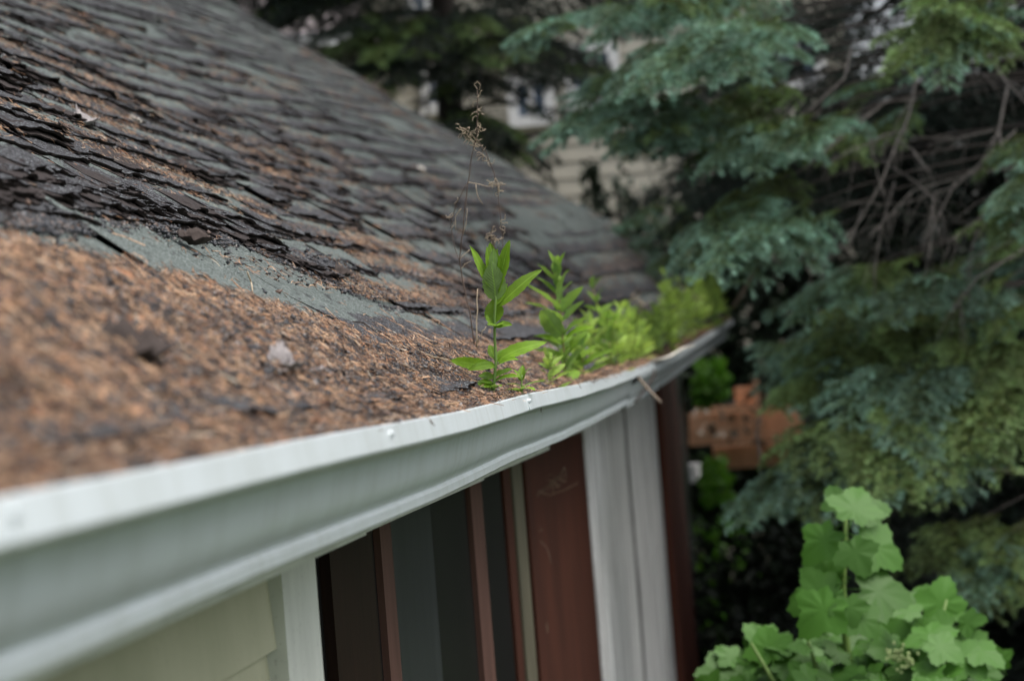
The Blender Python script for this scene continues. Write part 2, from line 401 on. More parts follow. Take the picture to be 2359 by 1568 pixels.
# shingles: tabs with ragged, curling lower edges; mesh variants shared
EXP = 0.104                                    # plan exposure of a course
def win2(u): return min(1.0, math.sin(math.pi * min(1, max(0, u))) * 2.5)
def tab_mesh(seed, w=0.3065, ragged=1.0, nx=12, ny=5, curl=1.0, length=0.265, matk=('shingle', 'torn')):
    """x along the eave, y up the slope from the lower edge, z normal"""
    rs = random.Random(seed); mb = MB(); vs = []; uvs = []
    o = rs.random() * 50
    for i in range(nx + 1):
        u = i / nx
        win = min(1.0, math.sin(math.pi * u) * 2.2)
        edge = win * ragged * (0.016 * nz(u * 3 + o, 1.3) + 0.012 * nz(u * 9 + o, 7.7) + 0.009 * nz(u * 26 + o, 2) + 0.005 * nz(u * 60 + o, 6))
        bite = max(0, nz(u * 2.2 + o, 40) - 0.25) * 0.09
        lift = curl * (0.002 + win * (0.012 * max(0, nz(u * 1.7 + o, 21)) + 0.004 * abs(nz(u * 6 + o, 5))))
        for j in range(ny + 1):
            v = (j / ny) ** 1.6
            yy = (edge + bite) * (1 - v) + v * length
            zz = 0.0095 - 0.009 * min(1, yy / 0.16) + lift * math.exp(-yy / 0.022) + 0.0028 * nz(u * 6 + o, yy * 25) + .0012 * nz(u * 20 + o, yy * 70)
            xx = (u - 0.5) * w + ragged * 0.004 * nz(yy * 40 + o, u * 2 + 9) * (1 if i in (0, nx) else 0.2)
            vs.append((xx, yy, zz)); uvs.append((u, 1 - min(1, yy / 0.127)))
    c = ny + 1; top = [];
    for i in range(nx):
        for j in range(ny): a = i*c+j; top.append((a, a+c, a+c+1, a+1))
    mb.add(vs, top, 0, uvs)
    # thickness on the lower edge and on both sides
    edge = [i*c for i in range(nx + 1)]
    side0 = [j for j in range(ny, 0, -1)]; side1 = [nx*c+j for j in range(1, ny + 1)]
    loop = side0 + edge + side1
    low = [(vs[k][0], vs[k][1] + (0.002 if k in edge else 0), vs[k][2] - (0.0045 if k in edge else 0.001)) for k in loop]
    n0 = len(mb.v)
    mb.add(low, [], 1, [(0.5, 1)] * len(low))
    for q in range(len(loop) - 1):
        mb.f.append((loop[q], n0+q, n0+q+1, loop[q+1])); mb.mi.append(1)
    # a second, more broken layer of felt that sticks out below the first
    if ragged >= 1.0:
        e2 = []
        for i in range(nx + 1):
            u = i / nx; v0 = vs[i*c]
            off = .003 + win2(u) * .016 * max(0, nz(u * 4 + o, 61) + .15) + .008 * max(0, nz(u * 17 + o, 33)) + .005 * nz(u * 50 + o, 8)
            e2.append((v0[0], v0[1] - off * ragged, max(.001, v0[2] * .45)))
            e2.append((v0[0], v0[1] + .03, v0[2] * .6))
        n2 = len(mb.v); mb.add(e2, [(2*i, 2*i+2, 2*i+3, 2*i+1) for i in range(nx)], 1, [(.5, 1)] * len(e2))
        low2 = [(a, b + .001, z - .003) for a, b, z in e2[::2]]; n3 = len(mb.v); mb.add(low2, [], 1, [(.5, 1)] * len(low2))
        for i in range(nx): mb.f.append((n2+2*i, n3+i, n3+i+1, n2+2*i+2)); mb.mi.append(1)
    # underside of the lifted edge
    inner = [(vs[k][0], vs[k][1] + 0.05, max(0.0, vs[k+3][2] - 0.008)) for k in edge]
    n1 = len(mb.v); mb.add(inner, [], 1, [(0.5, 1)] * len(inner))
    for q in range(nx):
        mb.f.append((n0+len(side0)+q, n1+q, n1+q+1, n0+len(side0)+q+1)); mb.mi.append(1)
    return mb.mesh('shingle', [M[k] for k in matk], False)
tabs = [tab_mesh(100 + k, ragged=1.0, nx=20, ny=5, curl=(0.7, 1.0, 1.5)[k % 3]) for k in range(18)]
tabs_long = [tab_mesh(200 + k, ragged=.8, curl=.3, length=.36, ny=7) for k in range(5)]
tabs_far = [tab_mesh(300 + k, nx=6, ny=3, ragged=0.8, curl=0.4) for k in range(8)]
def place_mw(dL, y, h=0.0, yaw=0.0, pitch=0.0):
    ty, tu, n = frame(dL, y); p = RP(dL, y, h)
    m = Matrix(((ty.x, tu.x, n.x, p.x), (ty.y, tu.y, n.y, p.y), (ty.z, tu.z, n.z, p.z), (0, 0, 0, 1)))
    if m.to_3x3().determinant() < 0:
        m = Matrix(((-ty.x, tu.x, n.x, p.x), (-ty.y, tu.y, n.y, p.y), (-ty.z, tu.z, n.z, p.z), (0, 0, 0, 1)))
    return m @ Matrix.Rotation(yaw, 4, 'Z') @ Matrix.Rotation(pitch, 4, 'X')
def project(p):
    c = CAMROT.T @ np.array(p); return (1179 + FPX * c[0] / -c[2], 784 - FPX * c[1] / -c[2], -c[2])
spots = []
rs = random.Random(5)
nc = int(SMAX / EXP)
for c in range(nc):
    dL = -0.02 + c * EXP; y = Y0 - (c % 3) * 0.11 - 0.02 * (c % 5)
    while y < Y1 + 0.02:
        wv = 0.305; yc = min(y + wv / 2, Y1 - 0.13)
        if c in (3, 4) and yc < 3.7: dL0 = dL; dL = dL + ip(yc, [0, 2.1, 2.7, 3.2, 3.45, 3.7], [0, 0, .045, .055, .02, 0]) * (1 if c == 3 else .6)
        else: dL0 = dL
        if not (c == 2 and 0.3 < yc < 3.6) and not (c > 3 and nz(yc * 1.3, c * 1.9, 4) > .36):
            spots.append([dL + .030 * nz(yc * .7, c * 3.3) * (c > 0), yc, rs.uniform(-.006, .006) * (c != 1), rs.random(), c])
        dL = dL0
        y += wv
vis = []
for s in spots:
    if s[1] > 0.7:
        px, py, dz = project(RP(s[0] + .05, s[1]))
        if -150 < px < 2500 and -120 < py < 1700: vis.append((dz, s))
vis.sort(key=lambda a: a[0])
near = {id(s) for _, s in vis[:300]}
far_mb = MB()
def append_mesh(mb, me, mw):
    n = len(mb.v); mb.v.extend([tuple(mw @ v.co) for v in me.vertices])
    uvl = me.uv_layers[0].data; uvv = [(0, 0)] * len(me.vertices)
    for p in me.polygons:
        mb.f.append(tuple(v + n for v in p.vertices)); mb.mi.append(p.material_index)
        for li, v in zip(p.loop_indices, p.vertices): uvv[v] = tuple(uvl[li].uv)
    mb.uv.extend(uvv)
for s in spots:
    k = int(s[3] * 1e6)
    mw = place_mw(max(s[0], -0.02), s[1], 0.001 + .0006 * (k % 2), s[2], 0)
    if id(s) in near:
        o = link('shingle', (tabs_long[k % 5] if s[4] == 1 and s[1] < 4.2 else tabs[k % 18]), house, HL @ mw)
    else: append_mesh(far_mb, tabs_far[k % 8], mw)
hp(far_mb, 'shingles', [M['shingle'], M['torn']], kind='stuff')
# torn flaps: broken layers of old shingle standing proud of the courses
flaps = []
for k in range(14):
    flaps.append(tab_mesh(700 + k, w=rs.uniform(.07, .24), ragged=1.1, nx=18, ny=4, curl=rs.uniform(0.8, 1.6), length=rs.uniform(.05, .11),
                          matk=('shingle', 'torn') if k % 2 else ('torn', 'torn')))
for k in range(270):
    c = rs.choice([2, 2, 3, 3, 3, 4, 4, 5, 5, 6, 6, 7, 7, 8, 8, 9, 9, 10, 11, 12, 14, 16]) if k > 30 else 3
    dL = -0.02 + c * EXP + rs.uniform(-0.01, 0.05); y = rs.uniform(1.7, 8.5)
    if k <= 44: y = rs.uniform(1.7, 3.5); dL = ip(y, [0, 2.1, 2.7, 3.2, 3.45], [.285, .29, .34, .355, .26]) + rs.uniform(-.005, .06)
    elif c in (2, 3) and y < 3.7: dL += .07 + EXP * (3 - c)
    link('shingle_fragment', flaps[k % 14], house, HL @ place_mw(dL, y, rs.uniform(0.003, 0.008), rs.uniform(-.10, .10), rs.uniform(-0.02, 0.03)))

# fascia, soffit, gable wall
g = MB()
for a, b in zip(np.linspace(Y0, Y1, 13)[:-1], np.linspace(Y0, Y1, 13)[1:]):
    l = Llip((a+b)/2) + .125; h = Hlip((a+b)/2)
    g.box((-l - .02, a, h - .14), (-l, b, h - .012))
hp(g, 'fascia_board', M['trim'])
WX = -0.62
g = MB(); g.box((-6.9, Y0 + .2, GROUND + .3), (WX - .05, 11.85, 0.02)); hp(g, 'wall_core', M['black'])
g = MB(); g.add([(-7, 11.86, 0), (-.75, 11.86, 0), (-4.3, 11.86, 2.6), (-7, 11.92, 0), (-.75, 11.92, 0), (-4.3, 11.92, 2.6)],
                [(0,1,2),(3,5,4),(0,3,4,1),(1,4,5,2),(2,5,3,0)]); hp(g, 'gable_wall', M['siding'])
def wy(px, x=WX): return onx(px, 1400, x).y
def strip(a, b, x, mat, name, label=None, z0=GROUND + .1, z1=-0.02, d=.03, bev=0.0):
    if a > 740: x = WX + (x - WX) * .22
    mb = MB(); mb.box((x - d, wy(a, x), z0), (x, wy(b, x), z1)); return hp(mb, name, M[mat], label=label)
# painted lap siding: one board per course
ysid = wy(650); zb = -0.02
edge0 = onx(600, 1517, WX + .02).z
zb = edge0
while zb < -0.16: zb += 0.20
while zb > GROUND + 0.3:
    lo = zb - 0.20; mb = MB()
    mb.add([(WX + .018, Y0+.2, lo), (WX + .018, ysid, lo), (WX + .004, ysid, zb + .01), (WX + .004, Y0+.2, zb + .01),
            (WX - .004, Y0+.2, lo), (WX - .004, ysid, lo), (WX - .012, ysid, zb + .01), (WX - .012, Y0+.2, zb + .01)],
           [(0,1,2,3),(4,7,6,5),(0,4,5,1),(1,5,6,2),(3,2,6,7),(0,3,7,4)])
    hp(mb, 'siding_board', M['siding']); zb -= 0.20
strip(654, 734, WX + .03, 'trim', 'trim_board', 'off-white painted corner trim')
strip(735, 762, WX - .02, 'black', 'door_frame')
strip(762, 768, WX - .045, 'black', 'frame_groove')
strip(768, 868, WX - .02, 'darkwood', 'door_panel', 'dark brown stained wood panel')
strip(868, 888, WX - .06, 'black', 'frame_groove')
strip(888, 914, WX - .01, 'pinkwood', 'door_stile', 'narrow faded brown strip')
strip(914, 1008, WX - .045, 'greypanel', 'door_panel', 'charcoal grey panel')
strip(1008, 1090, WX - .06, 'black', 'door_panel', 'black panel')
strip(1104, 1130, WX - .01, 'pinkwood', 'door_stile', 'narrow faded brown strip')
strip(1090, 1104, WX - .06, 'black', 'frame_groove')
strip(1130, 1182, WX - .05, 'black', 'door_panel', 'black panel')
strip(1182, 1198, WX - .02, 'redwood', 'door_stile', 'thin dark red strip')
strip(1203, 1226, WX + .0, 'olive', 'post', 'narrow mossy olive post')
strip(1226, 1234, WX - .06, 'black', 'frame_groove')
strip(1234, 1373, WX - .01, 'redwood', 'wall_board', 'wide red-brown board')
strip(1379, 1400, WX + .005, 'weathered', 'wall_board', 'weathered white board')
strip(1401, 1470, WX + .02, 'weathered', 'wall_board', 'weathered white board')
strip(1477, 1513, WX + .02, 'weathered', 'wall_board', 'weathered white board')
strip(1516, 1544, WX + .045, 'weathered', 'wall_board', 'weathered white board')
strip(1470, 1477, WX - .01, 'black', 'frame_groove')
strip(1546, 1560, WX - .01, 'black', 'frame_groove')
strip(1560, 1597, WX + .15, 'redwood_lit', 'corner_board', 'dark red-brown corner board')
strip(1598, 1612, WX + .13, 'greypanel', 'corner_board', 'dark grey corner board')

# ------------------------------------------------------------------ gutter (K-style), swept along the sagging line
_o = [(-.0032, 0), (-.0004, -.0010), (.0034, -.0228), (.0026, -.0246), (-.0085, -.0254), (-.0165, -.0275),
      (-.0225, -.0330), (-.0258, -.0445), (-.0275, -.0540), (-.0292, -.0630), (-.0325, -.0720), (-.0378, -.0800), (-.0440, -.0865), (-.0462, -.0895),
      (-.0440, -.0918), (-.0425, -.0940), (-.0428, -.1035), (-.0455, -.1055), (-.118, -.1055), (-.1195, -.103), (-.1195, -.006)]
_i = [(-.1175, -.006), (-.1175, -.1032), (-.0465, -.1032), (-.0446, -.1018), (-.0444, -.0945), (-.0484, -.0895), (-.0402, -.0815), (-.0347, -.0730),
      (-.0313, -.0640), (-.0296, -.0540), (-.0278, -.0445), (-.0240, -.0350), (-.0165, -.0305), (-.006, -.0280), (.0005, -.0228), (-.004, -.0035), (-.0115, -.0040), (-.0120, -.0006)]
prof = _o + _i
def gutter_piece(name, ya, yb, step, dx=0.0, dz=0.0, scale=1.0, twist=0.0, label=None, parent=None):
    mb = MB(); n = max(2, int((yb - ya) / step)); P = len(prof); vs = []; fs = []
    for j in range(n + 1):
        y = ya + (yb - ya) * j / n
        x = -Llip(y) + dx + 0.0016 * nz(y * 2.3, 8) + 0.0009 * nz(y * 9, 3); z = Hlip(y) + dz + 0.0012 * nz(y * 1.9, 77) + .0003 * nz(y * 11, 1)
        tw = twist * (j / n)
        for (a, b) in prof:
            a *= scale; b *= scale
            dent = .0007 * nz(y * 7, b * 40, 5) if -.03 < b < -.001 else 0
            vs.append((x + a * math.cos(tw) - b * math.sin(tw) + dent, y, z + b * math.cos(tw) + a * math.sin(tw)))
    for j in range(n):
        for k in range(P):
            k2 = (k + 1) % P; fs.append((j*P+k, j*P+k2, (j+1)*P+k2, (j+1)*P+k))
    fs.append(tuple(range(P))[::-1]); fs.append(tuple(range(n*P, n*P+P)))
    mb.add(vs, fs); o = mb.build(name, M['gutter'], parent, True)
    if label: o['label'] = label
    return o
gut = empty('gutter')
tag(gut, 'white metal gutter running along the eave, clogged and sagging with a broken far joint', 'gutter')
def auto(o, ang=28):
    me = o.data; me.set_sharp_from_angle(angle=R(ang)) if hasattr(me, 'set_sharp_from_angle') else None
Yb = 6.95                                      # where the two lengths have come apart
def yl(px, py): return onx(px, py, -.38).y
s1, s2 = yl(890, 985), yl(1213, 920)
auto(gutter_piece('gutter_length', -0.6, Yb - .3, 0.035, parent=gut, label='length with an open, bent end'))
auto(gutter_piece('gutter_length', Yb - .95, 12.05, 0.08, dx=-.004, dz=-.012, scale=.97, parent=gut, label='far length, pulled away and rising'))
for y in (s1, s2, yl(12, 1200)):
    mb = MB(); x = -Llip(y); z = Hlip(y)
    mb.add([(x - .0025, y - .005, z + .0008), (x - .0025, y + .003, z + .0008), (x + .0050, y + .003, z - .0225), (x + .0050, y - .005, z - .0225), (x - .010, y - .005, z - .003), (x - .010, y + .003, z - .003), (x - .002, y + .003, z - .0225), (x - .002, y - .005, z - .0225)],
           [(0,3,2,1),(4,5,6,7),(0,1,5,4),(3,7,6,2),(0,4,7,3),(1,2,6,5)]); mb.tube([(x + .0005, y + .006, z - .010), (x + .0052, y + .007, z - .0085)], [.0045, .0028], 8)
    mb.build('joint_clip', M['gutter'], gut, False)
# bent strap at the open joint
mb = MB(); y = Yb - .35; x = -Llip(y); z = Hlip(y)
mb.tube([(x + .004, y + .02, z - .026), (x + .001, y - .02, z - .045), (x - .012, y - .12, z - .07), (x - .030, y - .3, z - .10), (x - .04, y - .34, z - .112)], [.004, .005, .004, .004, .003], 6)
mb.build('strap', M['scrapdark'], gut, False)

# ------------------------------------------------------------------ litter: soil bed, needles, crumbs
def Lb(y): return ip(y, [0, 1.6, 2.06, 2.34, 2.62, 2.83, 2.98, 3.6, 4.5, 6, 12], [.74, .735, .722, .702, .662, .635, .605, .60, .59, .50, .36])
def bedh(L, y):
    """height of the litter surface at plan distance L from the camera plane"""
    le = Le(y); k = (L - Llip(y) - .004) / (le - Llip(y) + .02)
    b = Lb(y) + .012 * nz(y * 3, 11) + .012 * nz(y * 11, 2)
    th = 0.020 * sstep(0, .12, b - L) * (1 + .6 * nz(y * 6, L * 9)) - .004
    dL = L - le
    roof = RH(max(dL, 0.02), y) + th
    if k >= 1: return roof
    base = Hlip(y) - .009
    s = max(0, k); s = s * (0.45 + .55 * s)
    edge = RH(.02, y) + th
    return base + (edge - base) * s + (.007 * nz(y * 14, L * 22) + .005 * nz(y * 33, L * 40, 3)) * s
ys = np.arange(0.3, 11.9, 0.022); nl = 22; vs = []; fs = []
for y in ys:
    l0 = Llip(y) + .0075; l1 = max(Lb(y) + .05, Le(y) + .05)
    for i in range(nl):
        L = l0 + (l1 - l0) * i / (nl - 1)
        vs.append((-L, y, bedh(L, y) + .0035 * nz(y * 60, L * 60) - (0.012 if i == nl - 1 else 0)))
for j in range(len(ys) - 1):
    for i in range(nl - 1): a = j*nl+i; fs.append((a, a+1, a+nl+1, a+nl))
mb = MB(); mb.add(vs, fs)
tag(mb.build('litter_soil', M['bed'], None, True), 'dark mulch of rotted needles filling the gutter and lower roof', 'litter', kind='stuff')

def torn_L(y): return ip(y, [0, 2.1, 2.7, 3.2, 3.45], [.745, .75, .80, .815, .70])
def cover(L, y):
    """chance that a needle lies here"""
    b = Lb(y) + .012 * nz(y * 3, 11) + .014 * nz(y * 12, 2)
    if L < b: return 0.62 + 0.38 * sstep(-.12, .15, nz(y * 17, L * 26, 2))
    c = 0.0
    # a drift lying diagonally over the courses
    for (lc, wd, amp) in ((ip(y, [2.2, 3.3, 3.9, 4.5, 5.2], [1.30, 1.05, .95, .82, .70]), .07, .75),
                          (ip(y, [3, 5, 8], [1.7, 1.45, 1.1]), .07, .4)):
        c = max(c, amp * math.exp(-((L - lc) / wd) ** 2) * (0.6 + 0.8 * nz(y * 5, L * 8, 4)))
    n_ = nz(y * 1.6, L * 5, 17) + .5 * nz(y * 5, L * 15, 4)
    c = max(c, 0.42 * sstep(.16, .5, n_))
    c = max(c, .55 * (.12 if y < 3.3 else 1) * sstep(.25, .0, L - b) * (0.4 + nz(y * 6, L * 12, 8)))
    # thicker near the lower edges of the courses where it catches
    if y < 3.45 and L < torn_L(y): c = min(c, .012)
    return max(.02, c)
def scatter(n, ya, yb, la, lb, rs_):
    out = []
    Yr = rs_.uniform(ya, yb, n); Lr = rs_.uniform(0, 1, n); Pr = rs_.uniform(0, 1, n)
    for y, l, p in zip(Yr, Lr, Pr):
        l0 = Llip(y) + .009; L = l0 + la + (lb - la) * l
        if cover(L, y) > p:
            if L < Lb(y) + .05: z = bedh(L, y)
            else:
                dL = L - Le(y); z = RH(dL, y) + .012 * (1 - ((dL + .02) % EXP) / EXP) + .004
            out.append((-L, y, z))
    return np.array(out)
def needles(P, rs_, lmin, lmax, wd, tilt=0.35, lift=.004):
    n = len(P); az = rs_.uniform(0, 2 * np.pi, n); el = rs_.normal(0, tilt, n)
    ln = rs_.uniform(lmin, lmax, n); wdt = wd * rs_.uniform(.7, 1.3, n)
    slope = np.arctan(T) * np.clip((-P[:, 0] - .40) / .08, 0.15, 1)
    d = np.stack([np.cos(az), np.sin(az), np.sin(el)], 1)
    d[:, 2] += -d[:, 0] * np.tan(slope)          # follow the roof
    d /= np.linalg.norm(d, axis=1)[:, None]
    up = np.tile(np.array([[np.sin(.5), 0, np.cos(.5)]]), (n, 1)); up += rs_.normal(0, .35, (n, 3))
    s = np.cross(d, up); s /= np.linalg.norm(s, axis=1)[:, None]; u = np.cross(s, d)
    bend = rs_.uniform(-.22, .22, n)[:, None] * ln[:, None]
    C = P + np.array([[0, 0, 1]]) * (np.abs(rs_.normal(0, lift, n))[:, None] + wd)
    rings = []
    for t, wk in ((-.5, .55), (0.0, 1.0), (.5, .35)):
        c = C + d * (ln * t)[:, None] + s * bend * (1 - (2 * t) ** 2)
        W = (wdt * wk)[:, None]
        rings.append(np.stack([c - s * W * .5, c + u * W * .55, c + s * W * .5], 1))
    V = np.concatenate(rings, 1).reshape(-1, 3)      # 9 verts a needle
    f = []
    for r in range(2):
        for k in range(2): f.append([r*3+k, r*3+k+1, r*3+3+k+1, r*3+3+k])
    F = (np.arange(n)[:, None, None] * 9 + np.array(f)[None]).reshape(-1, 4)
    return V, F
def join(parts):
    Vs, Fs, o = [], [], 0
    for V, F in parts: Vs.append(V); Fs.append(F + o); o += len(V)
    return np.concatenate(Vs), np.concatenate(Fs)
r1 = np.random.default_rng(11)
parts = [needles(scatter(34000, .85, 1.9, 0, .36, r1), r1, .012, .020, .0014),
         needles(scatter(86000, 1.9, 4.6, 0, .36, r1), r1, .010, .019, .00115),
         needles(scatter(1300, .9, 4.6, 0, .36, r1), r1, .025, .055, .0022, .2, .006),
         needles(scatter(110000, 1.7, 6.5, .2, 1.25, r1), r1, .010, .018, .00115),
         needles(scatter(60000, 4.6, 12.0, 0, 2.2, r1), r1, .014, .026, .0022)]
yy = r1.uniform(4.3, 7.4, 1100); xx = -np.array([Llip(y) for y in yy]) - r1.uniform(-.006, .02, 1100); zz = np.array([Hlip(y) for y in yy]) + .001
parts.append(needles(np.stack([xx, yy, zz], 1), r1, .015, .05, .0018, .25, .006))
V, F = join(parts)
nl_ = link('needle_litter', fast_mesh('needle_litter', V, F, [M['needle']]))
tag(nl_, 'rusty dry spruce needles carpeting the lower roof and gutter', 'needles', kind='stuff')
def crumbs(P, rs_, smin, smax):
    n = len(P); base = np.array([[1,0,0],[-1,0,0],[0,1,0],[0,-1,0],[0,0,.7],[0,0,-.7]], float)
    f = np.array([[0,2,4],[2,1,4],[1,3,4],[3,0,4],[2,0,5],[1,2,5],[3,1,5],[0,3,5]])
    sc_ = rs_.uniform(smin, smax, n)[:, None, None]
    V = (P[:, None, :] + base[None] * sc_ * rs_.uniform(.5, 1.4, (n, 6, 1)) + rs_.normal(0, .25, (n, 6, 3)) * sc_)
    V[..., 2] += sc_[..., 0]
    return V.reshape(-1, 3), (np.arange(n)[:, None, None] * 6 + f[None]).reshape(-1, 3)
r2 = np.random.default_rng(12)
parts = [crumbs(scatter(80000, .9, 5.0, 0, .40, r2), r2, .0016, .0046),
         crumbs(scatter(1600, .9, 5.0, 0, .40, r2), r2, .003, .006),
         crumbs(scatter(60000, 1.8, 7.0, .2, 1.6, r2), r2, .0012, .0032)]
ed = []
for k in range(46000):
    y = r2.uniform(1.6, 7.5); c = int(r2.integers(2, 17)); dL = -.02 + c * EXP + .030 * nz((y // .305) * .305 * .7, c * 3.3) - abs(r2.normal(0, .010)) + .006
    if nz(y * 5, c * 3.1, 6) < -.05 or (y < 3.5 and c <= 3): continue
    ed.append((-(Le(y) + dL), y, RH(dL, y) + .004))
for k in range(9000):
    y = r2.uniform(1.6, 3.6); dL = torn_L(y) - .46 - .004 + r2.normal(0, .012)
    ed.append((-(Le(y) + dL), y, RH(dL, y) + .004))
parts.append(crumbs(np.array(ed), r2, .0014, .0048))
V, F = join(parts)
tag(link('shingle_granules', fast_mesh('shingle_granules', V, F, [M['crumb']])),
    'loose black shingle granules and crumbs mixed through the needles', 'debris', kind='stuff')

# single scraps lying on the litter
def surf(px, py):
    """where the sight line meets the roof or the litter"""
    d = ray(px, py); best = None
    for k in range(60, 1400):
        y = k * .01; p = d * (y / d[1]); L = -p[0]
        if L < Llip(y): continue
        h = bedh(L, y) if L < Lb(y) + .03 else RH(L - Le(y), y) + .008
        if p[2] <= h: return Vector(p.tolist())
    return Vector(p.tolist())
def sheet(name, px, py, ln, wd, curl, mat, az, label, cat, seed=0, tilt=.2):
    p = surf(px, py); mb = MB(); vs = []; fs = []; nx, ny = 12, 7
    for i in range(nx + 1):
        for j in range(ny + 1):
            u = i / nx - .5; v = j / ny - .5
            e = math.sqrt(max(0, 1 - (2 * u) ** 2 * .85)) * (1 + .35 * nz(u * 5 + seed, v * 2, 3)) * (1 + .25 * nz(u * 16, seed, v * 3))
            vv = v * e
            vs.append((u * ln, vv * wd, curl * ((vv * 2) ** 2 * .5 - .2) * wd + .18 * curl * ln * (2*u)**2 + .004 * nz(u * 6, vv * 9, seed)))
    c = ny + 1
    for i in range(nx):
        for j in range(ny): a = i*c+j; fs.append((a, a+c, a+c+1, a+1))
    n0 = len(vs); vs2 = [(a, b, z - .0015) for a, b, z in vs]
    rim = [i*c for i in range(nx+1)] + [nx*c+j for j in range(1, c)] + [i*c+ny for i in range(nx-1, -1, -1)] + [j for j in range(ny-1, 0, -1)]
    fs2 = [tuple(n0 + q for q in f[::-1]) for f in fs]
    fs3 = [(rim[q], n0+rim[q], n0+rim[(q+1) % len(rim)], rim[(q+1) % len(rim)]) for q in range(len(rim))]
    mb.add(vs + vs2, fs + fs2 + fs3)
    mw = Matrix.Translation(p + Vector((0, 0, .006 + .08 * wd))) @ Matrix.Rotation(-R(30) , 4, 'Y').inverted() @ Matrix.Rotation(tilt, 4, 'X') @ Matrix.Rotation(az, 4, 'Z')
    return tag(mb.build(name, M[mat], None, True, mw), label, cat)
sheet('curled_leaf', 655, 855, .040, .036, 1.1, 'scrap', R(70), 'grey curled dead leaf lying in the needles at mid roof foot', 'leaf', 1)
sheet('shingle_scrap', 310, 835, .085, .050, .9, 'scrapdark', R(80), 'large blurred dark brown shingle scrap on the needles at left', 'shingle scrap', 2)
sheet('paper_chip', 150, 925, .014, .008, .4, 'pale', R(50), 'small pale chip on the blurred needles near the gutter', 'chip', 3)
sheet('lichen_flake', 195, 290, .060, .040, .9, 'scrap', R(95), 'pale grey lichen-like flake standing on a dark shingle edge', 'flake', 4)
sheet('pale_leaf', 970, 392, .055, .030, .3, 'pale', R(80), 'pale oval leaf lying high on the far shingles behind the dead stalk', 'leaf', 5)
sheet('small_dry_leaf', 312, 285, .028, .015, .9, 'pale', R(30), 'small whitish dry leaf beside the upper needle drift', 'leaf', 6)
sheet('torn_leaf', 448, 585 - 20, .06, .035, .9, 'scrapdark', R(70), 'ragged brown torn flap drooping over the bare green-grey shingle', 'shingle scrap', 7)
sheet('torn_scrap', 790, 640, .05, .030, .9, 'scrapdark', R(80), 'ragged dark flap curling at the right end of the torn course', 'shingle scrap', 8)
sheet('red_leaf_bit', 510, 868, .012, .010, .5, 'redwood', R(10), 'tiny red-brown leaf bit left of the grey curled leaf', 'leaf', 9)
sheet('grey_chip', 590, 1000 - 40, .014, .010, .3, 'scrap', R(10), 'small grey chip in the needles above the first gutter joint', 'chip', 10)
def stick(name, pts, rad, mat, label, cat='twig'):
    P = []
    for (px, py, up) in pts:
        p = surf(px, py); P.append(p + Vector((0, 0, up)))
    Q = []
    for a, b in zip(P[:-1], P[1:]):
        for k in range(4): Q.append(a.lerp(b, k / 4) + Vector((nz(a.x*90+k, 1), nz(a.y*90+k, 2), nz(k, a.z*99))) * rad)
    Q.append(P[-1]); mb = MB(); mb.tube(Q, [rad * (1 - .5 * i / len(Q)) for i in range(len(Q))], 6)
    return tag(mb.build(name, M[mat], None, True), label, cat)
stick('twig', [(905, 1000-200, .004), (960, 812, .006), (1025, 838, .005)], .0016, 'stick', 'long grey-tan twig on needles left of the tall weed')
stick('twig', [(850, 815, .004), (930, 850, .006), (1010, 890, .006)], .0022, 'stick', 'thick bleached stick lying above the gutter lip')
stick('twig', [(700, 860, .004), (745, 862, .006), (795, 885, .004)], .0036, 'scrap', 'short stout grey stick right of the curled leaf')
stick('twig', [(725, 798, .003), (790, 815, .005), (850, 840, .003)], .0022, 'scrap', 'pale grey stick above the stout stick')
stick('twig', [(571, 648, .012), (580, 665, .008), (585, 690, .002)], .0013, 'straw', 'tan forked needle twig below the bare shingle')
stick('twig', [(640, 578, .004), (690, 610, .003)], .0010, 'straw', 'thin straw lying at the foot of the torn course')
stick('twig', [(930, 800, .004), (1000, 835, .008), (1100, 850, .004), (1160, 880, .003)], .0014, 'straw', 'long bent straw reaching behind the tall weed')
def stick3(name, pts, rads, mat, label, cat='twig'):
    mb = MB(); mb.tube([at(*p) for p in pts], rads, 6); return tag(mb.build(name, M[mat], None, True), label, cat)
stick3('twig', [(1468, 868, 5.9), (1492, 895, 5.8), (1521, 926, 5.7)], [.0042, .0036, .003], 'stick', 'grey stick hanging over the broken gutter joint')
stick3('twig', [(1500, 832, 6.2), (1540, 822, 6.2), (1576, 800, 6.4), (1600, 795, 6.5)], [.004, .004, .003, .002], 'pale', 'pale straw lying across the open gutter end')
stick3('twig', [(1690, 705, 9.6), (1715, 665, 9.4), (1742, 612, 9.2)], [.010, .008, .004], 'stick', 'grey stick poking up past the end of the gutter')
for k, (x, y, dx, dy) in enumerate([(1137, 942, 10, 22), (1150, 940, 5, 25), (1160, 938, 6, 12), (985, 962, 16, 18), (1236, 905, 1, 26), (1246, 930, 0, 20),
                                    (1330, 878, 8, 16), (1350, 876, 7, 24), (1368, 872, 4, 14), (1392, 868, 3, 16), (1420, 862, 5, 20)]):
    Y = onx(x, y, -.384).y
    mb = MB(); mb.tube([at(x - 6, y - 8, Y), at(x, y, Y - .008), at(x + dx * .6, y + dy * .6, Y - .012), at(x + dx, y + dy, Y - .010)], [.0012, .0013, .0009, .0004], 5)
    tag(mb.build('rootlet', M['darkstem'], None, True), 'thin dark rootlet hanging over the white gutter lip', 'rootlet', 'rootlets over the gutter lip')

